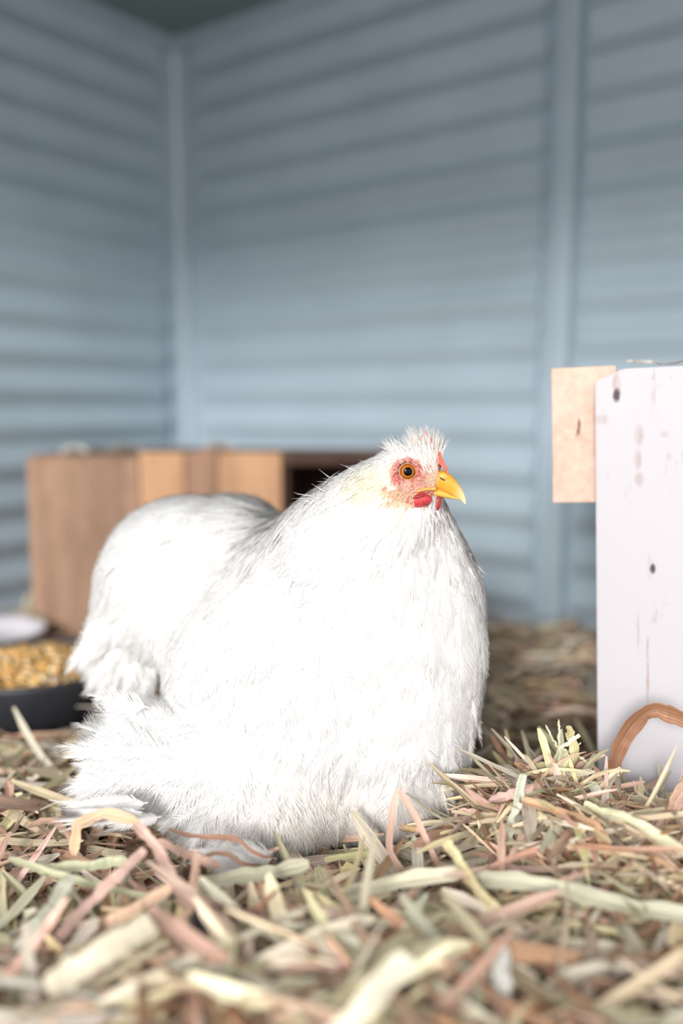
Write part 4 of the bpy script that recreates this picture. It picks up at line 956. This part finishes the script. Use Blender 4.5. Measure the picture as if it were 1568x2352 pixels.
def blob(name, px, py, Y, rx, ry, rd, mat, rot=0, sub=4, f=None, label=None):
    bm = bmesh.new(); bmesh.ops.create_icosphere(bm, subdivisions=sub, radius=1)
    R = Matrix.Rotation(math.radians(rot), 3, 'Y'); s = MM(Y); c = P(px, py, Y)
    for v in bm.verts:
        q = v.co.copy()
        if f: q = f(q)
        v.co = c + R @ Vector((q.x * rx * s, q.y * rd * s, q.z * ry * s))
    o = link(name, bm_mesh(name, bm), mat, hen)
    if label: o['label'] = label
    return o
M_red = simple('red_wattle_skin', (0.46, 0.04, 0.045), rough=0.5, scale=500, var=0.35, bump=0.9, bdist=0.0004, sss=0.1)
M_dred = simple('dark_red_wattle_skin', (0.30, 0.03, 0.03), rough=0.4, scale=500, var=0.2, bump=0.4, bdist=0.0003)
M_comb = simple('comb_skin', (0.55, 0.11, 0.065), rough=0.5, scale=700, var=0.25, bump=0.7, bdist=0.0004, sss=0.1)
M_lobe = simple('white_earlobe', (0.92, 0.90, 0.88), rough=0.6, scale=300, var=0.04, bump=0.1)
M_hole = simple('nostril_dark', (0.10, 0.035, 0.01), rough=0.6)
yw = hit(963, 1140)[0].y
blob('wattle', 966, 1149, yw + .0005, 27, 17, 10, M_red, rot=-8, f=lambda q: Vector((q.x, q.y * (1 + .2 * q.x), q.z * (1 - .25 * q.x) + 0.12 * math.cos(q.x * 2))))
blob('wattle', 1004, 1157, HY(1004) - .004, 9, 17, 5, M_dred, rot=14, label='darker red wattle on the far side of the beak')
ye = hit(880, 1084)[0].y
blob('earlobe', 880, 1086, ye + .0012, 10, 18, 8, M_lobe, rot=-38)
yc = HY(1016) - 13 * MM(.54)
blob('cere', 1018, 1095, HY(1018) - 14 * MM(.54), 12, 9, 8, simple('cere_skin', (0.74, 0.42, 0.09), rough=0.3, scale=200, var=.1, sss=.1), rot=25)
blob('nostril', 1015.5, 1100.5, HY(1015.5) - 20.5 * MM(.54), 7.5, 1.8, 2.6, M_hole, rot=28)
blob('wattle_fold_shade', 962, 1140, yw - .0012, 17, 4.5, 8, M_dred, rot=-10)  # small fold coloured darker to stand for the shaded cavity above the wattle
# comb: low serrated blade along the crown
def comb():
    low = [(955, 1042), (975, 1046), (1000, 1056), (1018, 1075), (1028, 1090)]
    top = [(955, 1036), (962, 1020), (967, 998), (970, 1000), (971, 1014), (974, 1000), (976, 988), (980, 990), (980, 1010), (983, 1028), (988, 1012), (991, 1003), (993, 1006), (992, 1028), (996, 1040), (999, 1028), (1000, 1020), (1003, 1022), (1002, 1036),
           (1004, 1046), (1006, 1037), (1010, 1038), (1012, 1048), (1019, 1058), (1025, 1070), (1030, 1086)]
    outl = top + low[::-1]
    bm = bmesh.new(); fr = []; bk = []
    for x, y in outl:
        Y0 = HY(x) - (5.5 if y < 1040 else 3.0) * MM(.54); w = (2.0 if y < 1038 else 6.5) * MM(.54)
        fr.append(bm.verts.new(P(x, y, Y0 - w))); bk.append(bm.verts.new(P(x, y, Y0 + w)))
    bm.faces.new(fr); bm.faces.new(bk); n = len(outl)
    for i in range(n): bm.faces.new((fr[i], fr[(i + 1) % n], bk[(i + 1) % n], bk[i]))
    bmesh.ops.bevel(bm, geom=list(bm.edges), offset=0.00035, segments=2, affect='EDGES')
    bmesh.ops.triangulate(bm, faces=[f for f in bm.faces if len(f.verts) > 4])
    link('comb', bm_mesh('comb', bm), M_comb, hen, smooth=False)
comb()
gp = []
for x, y in [(957, 1129), (963, 1127), (970, 1125), (978, 1123.5), (986, 1123), (990, 1123)]:
    q = hit(x, y)[0]; gp.append(q + Vector((0, -0.0004, 0)))
gp.append(P(1000, 1123, gp[-1].y + .001))
GAPE = gp
# toes with claws peeping out in front of the feathers
M_toe = simple('toe_scales', (0.62, 0.42, 0.24), rough=0.5, scale=300, var=.2)
M_claw = simple('claw_horn', (0.07, 0.05, 0.05), rough=0.35)
def tube(name, pts, rad, mat, parent):
    n = 10; V = []; pts = [Vector(p) for p in pts]
    for i, p in enumerate(pts):
        t = (pts[min(i + 1, len(pts) - 1)] - pts[max(i - 1, 0)]).normalized(); s = t.cross(Vector((0, 0, 1))).normalized(); u = s.cross(t)
        for k in range(n): a = 2 * math.pi * k / n; V.append(tuple(p + (s * math.cos(a) + u * math.sin(a)) * rad[i]))
    m = len(pts); Fc = [(j * n + k, j * n + (k + 1) % n, (j + 1) * n + (k + 1) % n, (j + 1) * n + k) for j in range(m - 1) for k in range(n)]
    me = mesh_np(name, np.array(V), [np.array(Fc), np.array([list(range(n))[::-1]]), np.array([[(m - 1) * n + k for k in range(n)]])])
    o = link(name, me, mat, None)
    o.parent = parent; 
    if parent is hen: o.matrix_parent_inverse = Matrix.Translation(-parent.location)
    return o
tube('gape', smooth_path(GAPE, 14), np.linspace(.0007, .0012, 14), simple('gape_skin', (0.70, 0.40, 0.10), rough=0.4, scale=200), hen)
for (px, py, dx, dy, Y) in [(965, 1888, 34, 2, .520), (985, 1878, 38, 8, .530), (940, 1902, 30, 8, .512)]:
    q = [P(px - 40, py - 8, Y + .01), P(px, py, Y), P(px + dx * .5, py + dy * .3, Y - .001), P(px + dx * .8, py + dy, Y - .002)]
    q = [Vector((a.x, a.y, max(a.z, float(zg(a.x, a.y)) + .002))) for a in q]
    t = tube('toe', smooth_path(q, 10), np.linspace(.0026, .0018, 10), M_toe, hen)
    e = q[-1]; r_ = (q[-1] - q[-2]).normalized()
    c = tube('claw', [e - r_ * .001, e + r_ * .003, e + r_ * .006 - Vector((0, 0, .0015))], [.0015, .0011, .0002], M_claw, hen)
    c.parent = t; c.matrix_parent_inverse = Matrix.Identity(4)
